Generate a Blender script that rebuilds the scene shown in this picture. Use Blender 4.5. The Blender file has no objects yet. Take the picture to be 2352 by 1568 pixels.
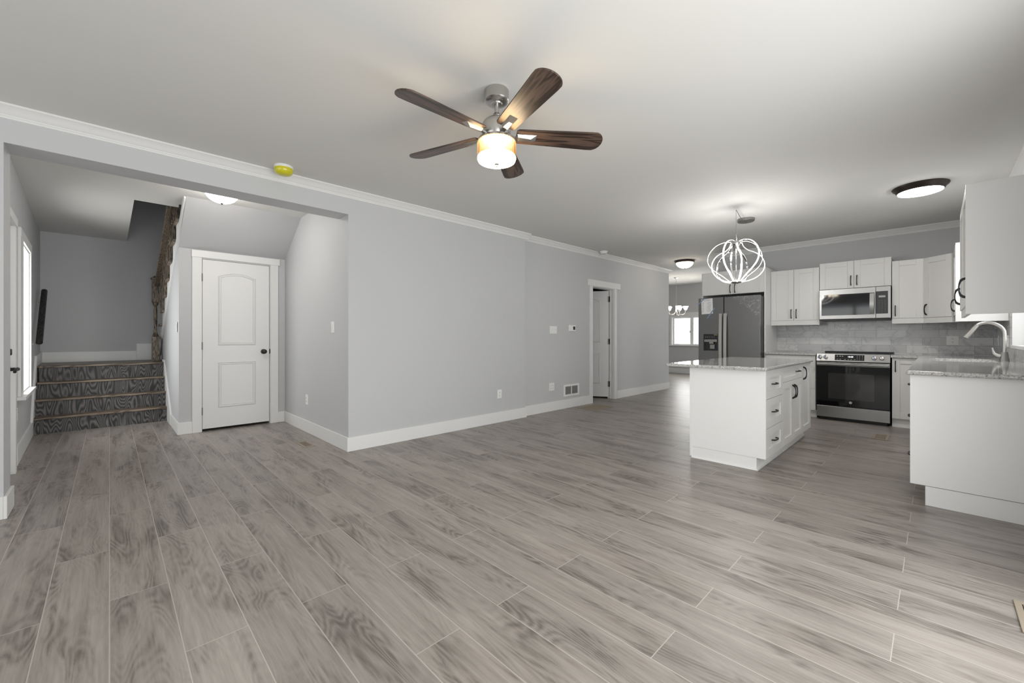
import bpy, bmesh, math, random
from mathutils import Vector, Matrix
random.seed(4)
S = bpy.context.scene
C = S.collection
PI = math.pi
R = math.radians

# ------------------------------------------------------------------ camera, world, daylight, exposure
TH = 0.79808
cam_d = bpy.data.cameras.new('camera')
cam = bpy.data.objects.new('camera', cam_d); C.objects.link(cam)
cam.location = (0, 0, 1.13)
cam.rotation_euler = (PI/2, 0, TH)
cam_d.sensor_width = 36; cam_d.sensor_fit = 'HORIZONTAL'
cam_d.lens = 948.32/2352*36
cam_d.shift_y = -9.9/2352
cam_d.clip_start = 0.05
S.camera = cam
S.view_settings.view_transform = 'Standard'
S.view_settings.look = 'None'
S.view_settings.gamma = 1
S.view_settings.use_curve_mapping = False
S.view_settings.exposure = 0.14

w = bpy.data.worlds.new('sky'); S.world = w; w.use_nodes = True
bg = w.node_tree.nodes['Background']
bg.inputs[0].default_value = (0.93, 0.96, 1.0, 1); bg.inputs[1].default_value = 1.15

def daylight(name, loc, rot, sx, sy, watts, col=(1, .985, .965)):
    d = bpy.data.lights.new(name, 'AREA'); d.shape = 'RECTANGLE'; d.size = sx; d.size_y = sy
    d.energy = watts; d.color = col
    o = bpy.data.objects.new(name, d); C.objects.link(o)
    o.location = loc; o.rotation_euler = rot
    return o
# daylight just outside the glass of each window
daylight('daylight_living_window', (-1.9, -3.42, 1.4), (R(108), 0, 0), 3.4, 1.6, 36)
daylight('added_patio_daylight', (0.86, 1.1, 1.10), (R(99), 0, R(90)), 3.5, 1.9, 104)  # unseen patio glazing, added and placed to brighten the left wall and ceiling
daylight('daylight_dining_window', (-4.95, 13.05, 1.35), (R(-90), 0, 0), 1.6, 0.9, 55)
daylight('daylight_dining_side_window', (0.75, 11.0, 1.5), (R(90), 0, R(90)), 2.0, 1.4, 85)
daylight('daylight_entry_window', (-6.5, -0.93, 1.35), (R(90), 0, 0), 0.7, 1.4, 24)
daylight('daylight_sink_window', (0.78, 5.75, 1.55), (R(90), 0, R(90)), 1.1, 0.9, 3)

# ------------------------------------------------------------------ materials
def nt(name):
    m = bpy.data.materials.new(name); m.use_nodes = True
    return m, m.node_tree.nodes, m.node_tree.links, m.node_tree.nodes['Principled BSDF']
def mat(name, col, rough=.5, metal=0, spec=.5, bump=0, bscale=300, emit=None, es=0, coat=0):
    m, n, l, b = nt(name)
    b.inputs['Base Color'].default_value = (*col, 1); b.inputs['Roughness'].default_value = rough
    b.inputs['Metallic'].default_value = metal; b.inputs['Specular IOR Level'].default_value = spec
    b.inputs['Coat Weight'].default_value = coat
    if emit: b.inputs['Emission Color'].default_value = (*emit, 1); b.inputs['Emission Strength'].default_value = es
    tc = n.new('ShaderNodeTexCoord'); no = n.new('ShaderNodeTexNoise'); no.inputs['Scale'].default_value = bscale
    l.new(tc.outputs['Object'], no.inputs['Vector'])
    if bump:
        bp = n.new('ShaderNodeBump'); bp.inputs['Strength'].default_value = bump; bp.inputs['Distance'].default_value = .002
        l.new(no.outputs['Fac'], bp.inputs['Height']); l.new(bp.outputs['Normal'], b.inputs['Normal'])
    else:
        mr = n.new('ShaderNodeMapRange'); mr.inputs[3].default_value = max(0, rough-.03); mr.inputs[4].default_value = min(1, rough+.03)
        l.new(no.outputs['Fac'], mr.inputs[0]); l.new(mr.outputs[0], b.inputs['Roughness'])
    return m
def math_node(n, l, op, a, b=None, c=None):
    x = n.new('ShaderNodeMath'); x.operation = op
    for i, v in enumerate((a, b, c)):
        if v is None: continue
        if isinstance(v, (int, float)): x.inputs[i].default_value = v
        else: l.new(v, x.inputs[i])
    return x.outputs[0]
def ramp(n, l, fac, stops):
    r = n.new('ShaderNodeValToRGB'); e = r.color_ramp.elements
    while len(e) < len(stops): e.new(.5)
    for el, (p, c) in zip(e, stops): el.position = p; el.color = (*c, 1)
    l.new(fac, r.inputs[0]); return r.outputs[0]
def noise(n, l, vec, scale, detail=4, rough=.55, dist=0):
    x = n.new('ShaderNodeTexNoise'); x.inputs['Scale'].default_value = scale; x.inputs['Detail'].default_value = detail
    x.inputs['Roughness'].default_value = rough; x.inputs['Distortion'].default_value = dist
    l.new(vec, x.inputs['Vector']); return x.outputs['Fac']
def mixc(n, l, fac, a, b, mode='MIX'):
    x = n.new('ShaderNodeMix'); x.data_type = 'RGBA'; x.blend_type = mode
    if isinstance(fac, (int, float)): x.inputs[0].default_value = fac
    else: l.new(fac, x.inputs[0])
    for i, v in ((6, a), (7, b)):
        if isinstance(v, tuple): x.inputs[i].default_value = (*v, 1)
        else: l.new(v, x.inputs[i])
    return x.outputs[2]

M = {}
M['wall'] = mat('grey_wall_paint', (.535, .54, .552), .62, bump=.12, bscale=420)
M['ceil'] = mat('ceiling_paint', (.69, .685, .662), .75, bump=.12, bscale=300)
M['alcove_ceil'] = M['ceil']
M['trim'] = mat('white_trim_paint', (.76, .76, .755), .38)
M['door'] = mat('white_door_paint', (.76, .76, .76), .42)
M['cab'] = mat('white_cabinet_lacquer', (.74, .735, .72), .33)
M['panel'] = mat('white_end_panel', (.84, .84, .835), .36)
M['black'] = mat('black_metal', (.012, .012, .013), .38)
M['pull'] = mat('dark_bronze_pull', (.016, .015, .016), .36, metal=.3)
M['steel'] = mat('stainless_steel', (.37, .368, .362), .34, metal=1)
M['steel_dark'] = mat('dark_stainless_steel', (.2, .2, .2), .34, metal=.85)
M['nickel'] = mat('brushed_nickel', (.54, .525, .5), .32, metal=1)
M['nickel_dark'] = mat('dark_satin_nickel', (.33, .33, .32), .35, metal=1)  # darker nickel for hinges, drain and small fittings
M['chrome'] = mat('chrome', (.75, .75, .75), .08, metal=1)
M['glass_black'] = mat('black_glass', (.006, .006, .007), .05, spec=.6)
M['oven_pane'] = mat('oven_window_glass', (.03, .03, .03), .06, spec=.6)
M['plastic'] = mat('white_plastic', (.8, .8, .79), .35)
M['plastic_dark'] = mat('dark_plastic', (.03, .03, .032), .4)
M['slot'] = mat('dark_slot', (.03, .03, .03), .7)
M['grille'] = mat('grey_grille_shadow', (.3, .3, .3), .7)
M['yellow'] = mat('yellow_dust_cover', (.62, .57, .02), .25, coat=.4)
M['bronze'] = mat('oil_rubbed_bronze', (.035, .025, .02), .35, metal=.6)
M['vent'] = mat('tan_metal_register', (.33, .28, .215), .45)
M['vent_dark'] = mat('dark_register_louvre', (.1, .075, .05), .6)
M['blue_tape'] = mat('blue_painters_tape', (.22, .3, .42), .6)
M['grey_screen'] = mat('grey_lcd', (.42, .43, .42), .3)
M['mark'] = mat('pale_marking', (.6, .6, .6), .5)
M['knob_face'] = mat('knob_face', (.62, .6, .57), .25, metal=1)
M['lit_digit'] = mat('lit_display_digit', (.8, .8, .8), .4, emit=(.9, .95, 1), es=1.6)
M['film'] = None
def emitter(name, col, s): return mat(name, (.9, .9, .9), .4, emit=col, es=s)
M['led'] = emitter('led_strip_glow', (1, .985, .96), 8)
M['flush_glow'] = emitter('flush_light_glow', (1, .97, .93), 56)
M['bowl_glow'] = emitter('bowl_light_glow', (1, .88, .72), 9)
M['alcove_glow'] = emitter('alcove_light_glow', (1, .95, .88), 44)
M['fan_glow'] = emitter('fan_light_glow', (1, .86, .66), 24)
M['fan_core'] = emitter('fan_lamp_core', (1, .68, .3), 16)
M['shade_glow'] = emitter('chandelier_shade_glow', (1, .93, .82), 9)
M['bulb'] = emitter('bulb_glow', (1, .9, .75), 10)

def glassy(name, tint, mixf, rough=.02):
    m, n, l, b = nt(name); n.remove(b); out = n['Material Output']
    t = n.new('ShaderNodeBsdfTransparent'); t.inputs[0].default_value = (*tint, 1)
    g = n.new('ShaderNodeBsdfGlossy'); g.inputs[1].default_value = rough
    fr = n.new('ShaderNodeLayerWeight'); fr.inputs[0].default_value = .5
    f = math_node(n, l, 'ADD', math_node(n, l, 'MULTIPLY', math_node(n, l, 'POWER', fr.outputs['Facing'], 5), .5), mixf)
    mx = n.new('ShaderNodeMixShader'); l.new(f, mx.inputs[0]); l.new(t.outputs[0], mx.inputs[1]); l.new(g.outputs[0], mx.inputs[2])
    l.new(mx.outputs[0], out.inputs[0]); return m
M['pane'] = glassy('window_glass', (.97, .98, .98), .02)
M['crystal'] = glassy('crystal_prism', (.97, .88, .72), .25, .06)
def film_mat():
    m, n, l, b = nt('clear_plastic_film'); out = n['Material Output']
    b.inputs['Base Color'].default_value = (.75, .75, .75, 1); b.inputs['Roughness'].default_value = .18
    t = n.new('ShaderNodeBsdfTransparent'); tc = n.new('ShaderNodeTexCoord')
    f = noise(n, l, tc.outputs['Object'], 22, 3, .5, 1.5)
    k = ramp(n, l, f, [(.52, (.03,)*3), (.66, (.42,)*3)])
    bp = n.new('ShaderNodeBump'); bp.inputs['Strength'].default_value = .8; bp.inputs['Distance'].default_value = .01
    l.new(f, bp.inputs['Height']); l.new(bp.outputs[0], b.inputs['Normal'])
    mx = n.new('ShaderNodeMixShader'); l.new(k, mx.inputs[0]); l.new(t.outputs[0], mx.inputs[1]); l.new(b.outputs[0], mx.inputs[2])
    l.new(mx.outputs[0], out.inputs[0]); return m
M['film'] = film_mat()

def floor_mat():
    m, n, l, b = nt('grey_wood_plank_floor')
    tc = n.new('ShaderNodeTexCoord')
    mp = n.new('ShaderNodeMapping'); mp.inputs['Location'].default_value = (-.48, 0, 0)
    l.new(tc.outputs['Object'], mp.inputs['Vector'])
    br = n.new('ShaderNodeTexBrick'); br.offset = .5; br.offset_frequency = 2; br.squash = 1
    for k, v in (('Scale', 1), ('Mortar Size', .0017), ('Mortar Smooth', 0), ('Bias', 0), ('Brick Width', 1.18), ('Row Height', .195)): br.inputs[k].default_value = v
    br.inputs['Color1'].default_value = (0, 0, 0, 1); br.inputs['Color2'].default_value = (1, 1, 1, 1)
    l.new(mp.outputs[0], br.inputs['Vector'])
    sep = n.new('ShaderNodeSeparateXYZ'); l.new(tc.outputs['Object'], sep.inputs[0])
    rnd = n.new('ShaderNodeSeparateColor'); l.new(br.outputs['Color'], rnd.inputs[0]); r = rnd.outputs[0]
    off = math_node(n, l, 'MULTIPLY', r, 57.3)
    def vec(sx, sy):
        c = n.new('ShaderNodeCombineXYZ')
        l.new(math_node(n, l, 'ADD', math_node(n, l, 'MULTIPLY', sep.outputs[0], sx), off), c.inputs[0])
        l.new(math_node(n, l, 'ADD', math_node(n, l, 'MULTIPLY', sep.outputs[1], sy), off), c.inputs[1])
        return c.outputs[0]
    warp = noise(n, l, vec(.85, 4.4), 1.0, 2, .5, .3)
    rings = math_node(n, l, 'MULTIPLY', math_node(n, l, 'ABSOLUTE', math_node(n, l, 'SUBTRACT', math_node(n, l, 'FRACT', math_node(n, l, 'MULTIPLY', warp, 30)), .5)), 2)
    mr = n.new('ShaderNodeMapRange'); mr.interpolation_type = 'SMOOTHSTEP'; mr.inputs[1].default_value = .44; mr.inputs[2].default_value = .66
    l.new(noise(n, l, vec(1.5, 8), 1.0, 5, .65, .5), mr.inputs[0]); mask = mr.outputs[0]
    fine = noise(n, l, vec(4.5, 105), 1, 5, .65)
    mid = noise(n, l, vec(1.5, 26), 1, 4, .6, .25)
    big = noise(n, l, vec(.7, 3.2), 1, 3, .5, .4)
    dark = math_node(n, l, 'MULTIPLY', mask, math_node(n, l, 'ADD', .13, math_node(n, l, 'MULTIPLY', math_node(n, l, 'SUBTRACT', 1, rings), .24)))
    v = math_node(n, l, 'ADD', -.10, math_node(n, l, 'MULTIPLY', fine, .46))
    v = math_node(n, l, 'ADD', v, math_node(n, l, 'MULTIPLY', mid, .66))
    v = math_node(n, l, 'ADD', v, math_node(n, l, 'MULTIPLY', big, .42))
    v = math_node(n, l, 'ADD', v, math_node(n, l, 'MULTIPLY', rings, .06))
    v = math_node(n, l, 'SUBTRACT', v, dark)
    col = ramp(n, l, v, [(.08, (.085, .074, .065)), (.36, (.158, .139, .123)), (.60, (.262, .235, .212)), (.85, (.35, .318, .292))])
    tone = ramp(n, l, r, [(0, (.92, .92, .92)), (1, (1.07, 1.06, 1.05))])
    col = mixc(n, l, 1, col, tone, 'MULTIPLY')
    col = mixc(n, l, br.outputs['Fac'], col, (.45, .41, .375))
    l.new(col, b.inputs['Base Color'])
    rg = n.new('ShaderNodeMapRange'); rg.inputs[3].default_value = .28; rg.inputs[4].default_value = .46
    l.new(mid, rg.inputs[0]); l.new(rg.outputs[0], b.inputs['Roughness'])
    bp = n.new('ShaderNodeBump'); bp.inputs['Strength'].default_value = .12; bp.inputs['Distance'].default_value = .002
    l.new(fine, bp.inputs['Height']); l.new(bp.outputs[0], b.inputs['Normal'])
    b.inputs['Specular IOR Level'].default_value = .45
    return m
M['floor'] = floor_mat()

def granite():
    m, n, l, b = nt('speckled_granite')
    tc = n.new('ShaderNodeTexCoord'); o = tc.outputs['Object']
    vo = n.new('ShaderNodeTexVoronoi'); vo.inputs['Scale'].default_value = 210; l.new(o, vo.inputs['Vector'])
    sc = n.new('ShaderNodeSeparateColor'); l.new(vo.outputs['Color'], sc.inputs[0])
    f = noise(n, l, o, 60, 4, .6)
    v = math_node(n, l, 'ADD', math_node(n, l, 'MULTIPLY', sc.outputs[0], .6), math_node(n, l, 'MULTIPLY', f, .7))
    col = ramp(n, l, v, [(.22, (.05, .05, .05)), (.36, (.27, .265, .26)), (.58, (.47, .465, .455)), (.88, (.62, .61, .6))])
    l.new(col, b.inputs['Base Color']); b.inputs['Roughness'].default_value = .07; b.inputs['Specular IOR Level'].default_value = .7
    return m
M['granite'] = granite()

def tile():
    m, n, l, b = nt('marble_subway_tile')
    tc = n.new('ShaderNodeTexCoord'); sep = n.new('ShaderNodeSeparateXYZ'); l.new(tc.outputs['Object'], sep.inputs[0])
    c = n.new('ShaderNodeCombineXYZ'); l.new(math_node(n, l, 'SUBTRACT', sep.outputs[0], sep.outputs[1]), c.inputs[0]); l.new(math_node(n, l, 'ADD', sep.outputs[2], .02), c.inputs[1])
    br = n.new('ShaderNodeTexBrick'); br.offset = .5
    for k, v in (('Scale', 1), ('Mortar Size', .0022), ('Mortar Smooth', 0), ('Bias', 0), ('Brick Width', .307), ('Row Height', .104)): br.inputs[k].default_value = v
    br.inputs['Color1'].default_value = (0, 0, 0, 1); br.inputs['Color2'].default_value = (1, 1, 1, 1)
    l.new(c.outputs[0], br.inputs['Vector'])
    rs = n.new('ShaderNodeSeparateColor'); l.new(br.outputs['Color'], rs.inputs[0]); r = rs.outputs[0]
    va = n.new('ShaderNodeVectorMath'); va.operation = 'ADD'; l.new(c.outputs[0], va.inputs[0])
    cc = n.new('ShaderNodeCombineXYZ'); l.new(math_node(n, l, 'MULTIPLY', r, 31), cc.inputs[2]); l.new(cc.outputs[0], va.inputs[1])
    f = noise(n, l, va.outputs[0], 3.2, 5, .55, 1.2)
    vein = math_node(n, l, 'ABSOLUTE', math_node(n, l, 'SUBTRACT', f, .5))
    col = ramp(n, l, vein, [(0, (.40, .40, .405)), (.012, (.52, .52, .52)), (.06, (.59, .59, .585)), (.25, (.63, .63, .62))])
    tone = ramp(n, l, r, [(0, (.8, .8, .81)), (1, (1.08, 1.08, 1.08))])
    col = mixc(n, l, 1, col, tone, 'MULTIPLY')
    col = mixc(n, l, br.outputs['Fac'], col, (.33, .33, .325))
    l.new(col, b.inputs['Base Color']); b.inputs['Roughness'].default_value = .16; b.inputs['Specular IOR Level'].default_value = .5
    return m
M['tile'] = tile()

def wood(name, dark, light, sx, sy, sz, freq, rough=.5, dist=1.2, contrast=(.3, .7)):
    m, n, l, b = nt(name)
    tc = n.new('ShaderNodeTexCoord'); mp = n.new('ShaderNodeMapping'); mp.inputs['Scale'].default_value = (sx, sy, sz)
    l.new(tc.outputs['Object'], mp.inputs['Vector'])
    a = noise(n, l, mp.outputs[0], 1, 2, .5, dist)
    g = math_node(n, l, 'ABSOLUTE', math_node(n, l, 'SUBTRACT', math_node(n, l, 'FRACT', math_node(n, l, 'MULTIPLY', a, freq)), .5))
    g = math_node(n, l, 'MULTIPLY', g, 2)
    f = noise(n, l, mp.outputs[0], 9, 4, .6)
    v = math_node(n, l, 'ADD', math_node(n, l, 'MULTIPLY', g, .65), math_node(n, l, 'MULTIPLY', f, .35))
    l.new(ramp(n, l, v, [(contrast[0], dark), (contrast[1], light)]), b.inputs['Base Color'])
    b.inputs['Roughness'].default_value = rough
    return m
M['riser'] = wood('dark_stained_oak_riser', (.010, .010, .011), (.17, .155, .15), (.6), 4.6, 1.0, 30, .5, .05, (.30, .9))
M['tread'] = wood('brown_stained_tread', (.07, .05, .034), (.24, .185, .135), 8, 1.0, 8, 9, .38)
M['baluster'] = wood('weathered_brown_oak', (.035, .028, .021), (.22, .175, .13), 45, 45, 5, 5, .5, .3)
M['rail_wood'] = wood('black_stained_oak', (.006, .006, .007), (.035, .032, .03), 3, 6, 2, 14, .4, .6)
M['blade'] = wood('walnut_fan_blade', (.026, .017, .013), (.095, .06, .045), 2.2, 26, 26, 4, .36, .4)

def paper_mat():
    m, n, l, b = nt('printed_form_paper')
    tc = n.new('ShaderNodeTexCoord'); sep = n.new('ShaderNodeSeparateXYZ'); l.new(tc.outputs['Generated'], sep.inputs[0])
    x, z = sep.outputs[0], sep.outputs[2]
    rowf = math_node(n, l, 'FRACT', math_node(n, l, 'MULTIPLY', z, 26))
    line = math_node(n, l, 'LESS_THAN', rowf, .45)
    no = n.new('ShaderNodeTexNoise'); no.inputs['Scale'].default_value = 1
    cc = n.new('ShaderNodeCombineXYZ'); l.new(math_node(n, l, 'MULTIPLY', x, 26), cc.inputs[0]); l.new(math_node(n, l, 'MULTIPLY', math_node(n, l, 'FLOOR', math_node(n, l, 'MULTIPLY', z, 26)), 7.7), cc.inputs[1])
    l.new(cc.outputs[0], no.inputs['Vector'])
    ink = math_node(n, l, 'GREATER_THAN', no.outputs['Fac'], .45)
    def between(v, a, c): return math_node(n, l, 'MULTIPLY', math_node(n, l, 'GREATER_THAN', v, a), math_node(n, l, 'LESS_THAN', v, c))
    cols = math_node(n, l, 'ADD', math_node(n, l, 'ADD', between(x, .08, .22), between(x, .5, .58)), between(x, .6, .86))
    body = math_node(n, l, 'MULTIPLY', cols, between(z, .12, .78))
    head = math_node(n, l, 'MULTIPLY', between(x, .2, .85), between(z, .83, .95))
    k = math_node(n, l, 'MULTIPLY', math_node(n, l, 'MULTIPLY', line, ink), math_node(n, l, 'MINIMUM', math_node(n, l, 'ADD', body, head), 1))
    l.new(mixc(n, l, math_node(n, l, 'MULTIPLY', k, .7), (.78, .78, .78), (.2, .2, .22)), b.inputs['Base Color'])
    b.inputs['Roughness'].default_value = .7
    return m
M['paper'] = paper_mat()

# ------------------------------------------------------------------ mesh helpers
LEAN = lambda v: Vector((v.x, v.y + .031*(v.x + 7.27), v.z))     # the entry wall is slightly out of square
class MB:
    def __init__(s, m=None, warp=None): s.bm = bmesh.new(); s.m = m or Matrix(); s.warp = warp
    def v(s, p):
        q = s.m @ Vector(p)
        if s.warp: q = s.warp(q)
        return s.bm.verts.new(q)
    def f(s, vs):
        try: return s.bm.faces.new(vs)
        except ValueError: return None
    def box(s, x0, y0, z0, x1, y1, z1):
        a = [s.v(p) for p in ((x0,y0,z0),(x1,y0,z0),(x1,y1,z0),(x0,y1,z0),(x0,y0,z1),(x1,y0,z1),(x1,y1,z1),(x0,y1,z1))]
        for q in ((3,2,1,0),(4,5,6,7),(0,1,5,4),(1,2,6,5),(2,3,7,6),(3,0,4,7)): s.f([a[i] for i in q])
        return s
    def hexa(s, bot, top):
        a = [s.v(p) for p in bot] + [s.v(p) for p in top]
        for q in ((3,2,1,0),(4,5,6,7),(0,1,5,4),(1,2,6,5),(2,3,7,6),(3,0,4,7)): s.f([a[i] for i in q])
        return s
    def prism(s, pts, ext):
        e = Vector(ext); A = [s.v(p) for p in pts]; B = [s.v(Vector(p)+e) for p in pts]; n = len(pts)
        s.f(A[::-1]); s.f(B)
        for i in range(n): s.f([A[i], A[(i+1) % n], B[(i+1) % n], B[i]])
        return s
    def rings(s, rs, cap=True, close=False):
        V = [[s.v(p) for p in r] for r in rs]; n = len(V[0])
        pairs = list(zip(V, V[1:])) + ([(V[-1], V[0])] if close else [])
        for a, b in pairs:
            for i in range(n): s.f([a[i], a[(i+1) % n], b[(i+1) % n], b[i]])
        if cap and not close: s.f(V[0][::-1]); s.f(V[-1])
        return s
    def tube(s, path, r, seg=10, close=False):
        P = [Vector(p) for p in path]; rs = []; n = len(P); up = None
        for i, p in enumerate(P):
            t = (P[(i+1) % n] - P[i-1]) if close else (P[min(i+1, n-1)] - P[max(i-1, 0)])
            t.normalize()
            if up is None: up = Vector((0,0,1)) if abs(t.z) < .9 else Vector((1,0,0))
            a = t.cross(up); 
            if a.length < 1e-5: a = t.orthogonal()
            a.normalize(); b = a.cross(t).normalized(); up = b
            rr = r[i] if isinstance(r, (list, tuple)) else r
            rs.append([p + a*math.cos(2*PI*k/seg)*rr + b*math.sin(2*PI*k/seg)*rr for k in range(seg)])
        return s.rings(rs, close=close)
    def cyl(s, p0, p1, r, r1=None, seg=20): return s.tube([p0, p1], [r, r if r1 is None else r1], seg)
    def lathe(s, prof, c=(0,0,0), seg=32, caps=True):
        rs = [[(c[0]+r*math.cos(2*PI*k/seg), c[1]+r*math.sin(2*PI*k/seg), c[2]+z) for k in range(seg)] for r, z in prof]
        return s.rings(rs, cap=caps)
    def band(s, path, nrm, w, t):
        P = [Vector(p) for p in path]; rs = []
        for i, p in enumerate(P):
            tg = (P[min(i+1, len(P)-1)] - P[max(i-1, 0)]).normalized(); nn = Vector(nrm[i])
            side = tg.cross(nn).normalized(); nn = side.cross(tg).normalized()
            rs.append([p-side*w/2, p+side*w/2, p+side*w/2+nn*t, p-side*w/2+nn*t])
        return s.rings(rs)
    def ball(s, c, r, seg=14, sz=1):
        prof = [(max(r*math.sin(PI*k/10), 1e-4), -r*math.cos(PI*k/10)*sz) for k in range(11)]
        return s.lathe(prof, c, seg)
    def build(s, name, m, parent=None, smooth=False, bevel=0):
        bm = s.bm
        bmesh.ops.recalc_face_normals(bm, faces=bm.faces)
        root = parent
        while root is not None and root.parent is not None: root = root.parent
        if root is not None: off = Vector(root.location)
        else:
            xs = [v.co for v in bm.verts]
            off = Vector(((min(v.x for v in xs)+max(v.x for v in xs))/2, (min(v.y for v in xs)+max(v.y for v in xs))/2, min(v.z for v in xs)))
        if name == 'floor' or (m in (M['tile'],)): off = Vector((0,0,0)) if root is None else off
        bmesh.ops.translate(bm, verts=bm.verts, vec=-off)
        me = bpy.data.meshes.new(name); bm.to_mesh(me); bm.free()
        if smooth:
            for p in me.polygons: p.use_smooth = True
            me.set_sharp_from_angle(angle=R(38))
        me.materials.append(m)
        o = bpy.data.objects.new(name, me); C.objects.link(o)
        if root is None: o.location = off
        else: o.parent = parent
        if bevel:
            b = o.modifiers.new('soft_edges', 'BEVEL'); b.width = bevel; b.segments = 2; b.limit_method = 'ANGLE'; b.angle_limit = R(40)
        return o
def tag(o, label, cat, group=None, kind=None):
    o['label'] = label; o['category'] = cat
    if group: o['group'] = group
    if kind: o['kind'] = kind
    return o
def thing(name, label, cat, loc, group=None, kind=None):
    o = bpy.data.objects.new(name, None); C.objects.link(o); o.location = loc; o.empty_display_size = .1
    return tag(o, label, cat, group, kind)
def struct(o, label, cat): return tag(o, label, cat, None, 'structure')
def box(name, m, b, parent=None, bevel=0, warp=None): return MB(warp=warp).box(*b).build(name, m, parent, bevel=bevel)
def dup(o, parent=None):
    c = o.copy(); C.objects.link(c)
    if parent is not None: c.parent = parent
    for ch in list(o.children): dup(ch, c)
    return c
def frame(o, u, nrm):
    u = Vector(u).normalized(); n_ = Vector(nrm).normalized(); m = Matrix.Identity(4)
    for i in range(3): m[i][0] = u[i]; m[i][1] = (0,0,1)[i]; m[i][2] = n_[i]; m[i][3] = o[i]
    return m
def zc(y): return 2.574 + .0042*y                                   # the ceiling runs a little uphill towards the kitchen
def text_on(s, size, mtx, m, name, parent, depth=.0006):
    cu = bpy.data.curves.new('t', 'FONT'); cu.body = s; cu.size = size; cu.align_x = 'CENTER'; cu.align_y = 'CENTER'; cu.extrude = depth
    t = bpy.data.objects.new('t', cu); C.objects.link(t); bpy.context.view_layer.update()
    me = bpy.data.meshes.new_from_object(t); bpy.data.objects.remove(t)
    root = parent
    while root.parent is not None: root = root.parent
    me.transform(Matrix.Translation(-Vector(root.location)) @ mtx); me.name = name
    me.materials.clear(); me.materials.append(m)
    o = bpy.data.objects.new(name, me); C.objects.link(o); o.parent = parent
    return o

# ------------------------------------------------------------------ room shell
AX = -4.05; BX = -4.11; RX = .53; KY = 7.72; DY = 12.85; BY = -3.3
struct(box('floor', M['floor'], (-9.0, -3.6, -.08, 1.2, 13.4, 0)), 'grey wood-look plank floor through the whole room', 'floor')
mb = MB()
mb.hexa([(AX-.02, BY-.2, zc(BY-.2)), (RX+.3, BY-.2, zc(BY-.2)), (RX+.3, 8.95, zc(8.95)), (AX-.02, 8.95, zc(8.95))], [(AX-.02, BY-.2, 2.9), (RX+.3, BY-.2, 2.9), (RX+.3, 8.95, 2.9), (AX-.02, 8.95, 2.9)])
struct(mb.build('ceiling', M['ceil']), 'plain off-white ceiling over the living room and kitchen', 'ceiling')
struct(box('ceiling_dining', M['ceil'], (-8.2, 8.95, 2.765, RX+.3, DY+.15, 2.95)), 'higher bright ceiling of the dining room beyond the hall', 'ceiling')
mb = MB().box(-5.99, -.95, 2.6, AX-.2, 1.8, 2.85).box(-8.75, -.95, 2.6, -5.99, .19, 2.85)
struct(mb.build('ceiling_alcove', M['ceil']), 'shaded ceiling over the entry and stairs with a stairwell opening', 'ceiling')
box_up = MB().box(-8.75, .10, 4.9, -4.2, 1.8, 5.0).box(-5.3, .19, 2.85, -5.2, 1.8, 4.9).box(-8.65, .09, 2.85, -5.3, .19, 4.9)
struct(box_up.build('wall_stairwell', M['wall']), 'upper stairwell walls above the stairs', 'wall')

mb = MB().box(AX-.24, BY-.15, 0, AX, -.472, 2.62).box(AX-.24, -.472, 2.344, AX, 1.69, 2.62).box(AX-.24, 1.69, 0, AX, 4.21, 2.62)
struct(mb.build('wall_left', M['wall']), 'long grey wall with the wide opening to the stairs', 'wall')
mb = MB().box(BX-.12, 4.21, 0, BX, 5.93, 2.63).box(BX-.12, 5.93, 2.0, BX, 6.605, 2.63).box(BX-.12, 6.605, 0, BX, 8.84, 2.63)
struct(mb.build('wall_hall', M['wall']), 'set-back grey wall with the half-open white door', 'wall')
struct(box('wall_kitchen', M['wall'], (-2.74, KY, 0, RX+.2, KY+.14, 2.7)), 'grey wall behind the kitchen cabinets and range', 'wall')
mb = MB().box(RX, 5.2, 0, RX+.2, 5.35, 2.75)
mb = MB()
for a in ((BY, -.7, 0, 2.75), (-.7, 2.9, 0, .12), (-.7, 2.9, 2.2, 2.75), (2.9, 5.15, 0, 2.75), (5.15, 6.39, 0, 1.05), (5.15, 6.39, 2.0, 2.75), (6.39, 10.0, 0, 2.8), (10.0, 12.0, 0, .8), (10.0, 12.0, 2.2, 2.8), (12.0, 13.0, 0, 2.8)):
    mb.box(RX, a[0], a[2], RX+.2, a[1], a[3])
struct(mb.build('wall_right', M['wall']), 'grey right-hand wall behind the sink run', 'wall')
mb = MB()
for x0, x1, z0, z1 in ((AX-.24, -3.6, 0, 2.7), (-3.6, -.2, 0, .6), (-3.6, -.2, 2.3, 2.7), (-.2, RX+.2, 0, 2.7)): mb.box(x0, BY-.15, z0, x1, BY, z1)
struct(mb.build('wall_back', M['wall']), 'grey wall with the large window behind the viewer', 'wall')
mb = MB()
for x0, x1, z0, z1 in ((-8.2, -5.86, 0, 2.8), (-5.86, -4.25, 0, .885), (-5.86, -4.25, 1.76, 2.8), (-4.25, RX+.2, 0, 2.8)): mb.box(x0, DY, z0, x1, DY+.15, z1)
struct(mb.build('wall_dining', M['wall']), 'far grey dining room wall around the bright window', 'wall')
struct(box('wall_dining_left', M['wall'], (-8.2, 8.84, 0, -8.05, DY, 2.8)), 'left wall of the dining room, out of view', 'wall')
mb = MB().box(-8.2, 8.72, 0, BX-.12, 8.84, 2.8).box(-7.3, 1.81, 0, -7.18, 8.72, 2.6).box(-7.18, 1.81, 2.6, BX-.12, 8.72, 2.7)
struct(mb.build('wall_side_room', M['wall']), 'plain grey walls of the room behind the half-open door', 'wall')

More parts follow.
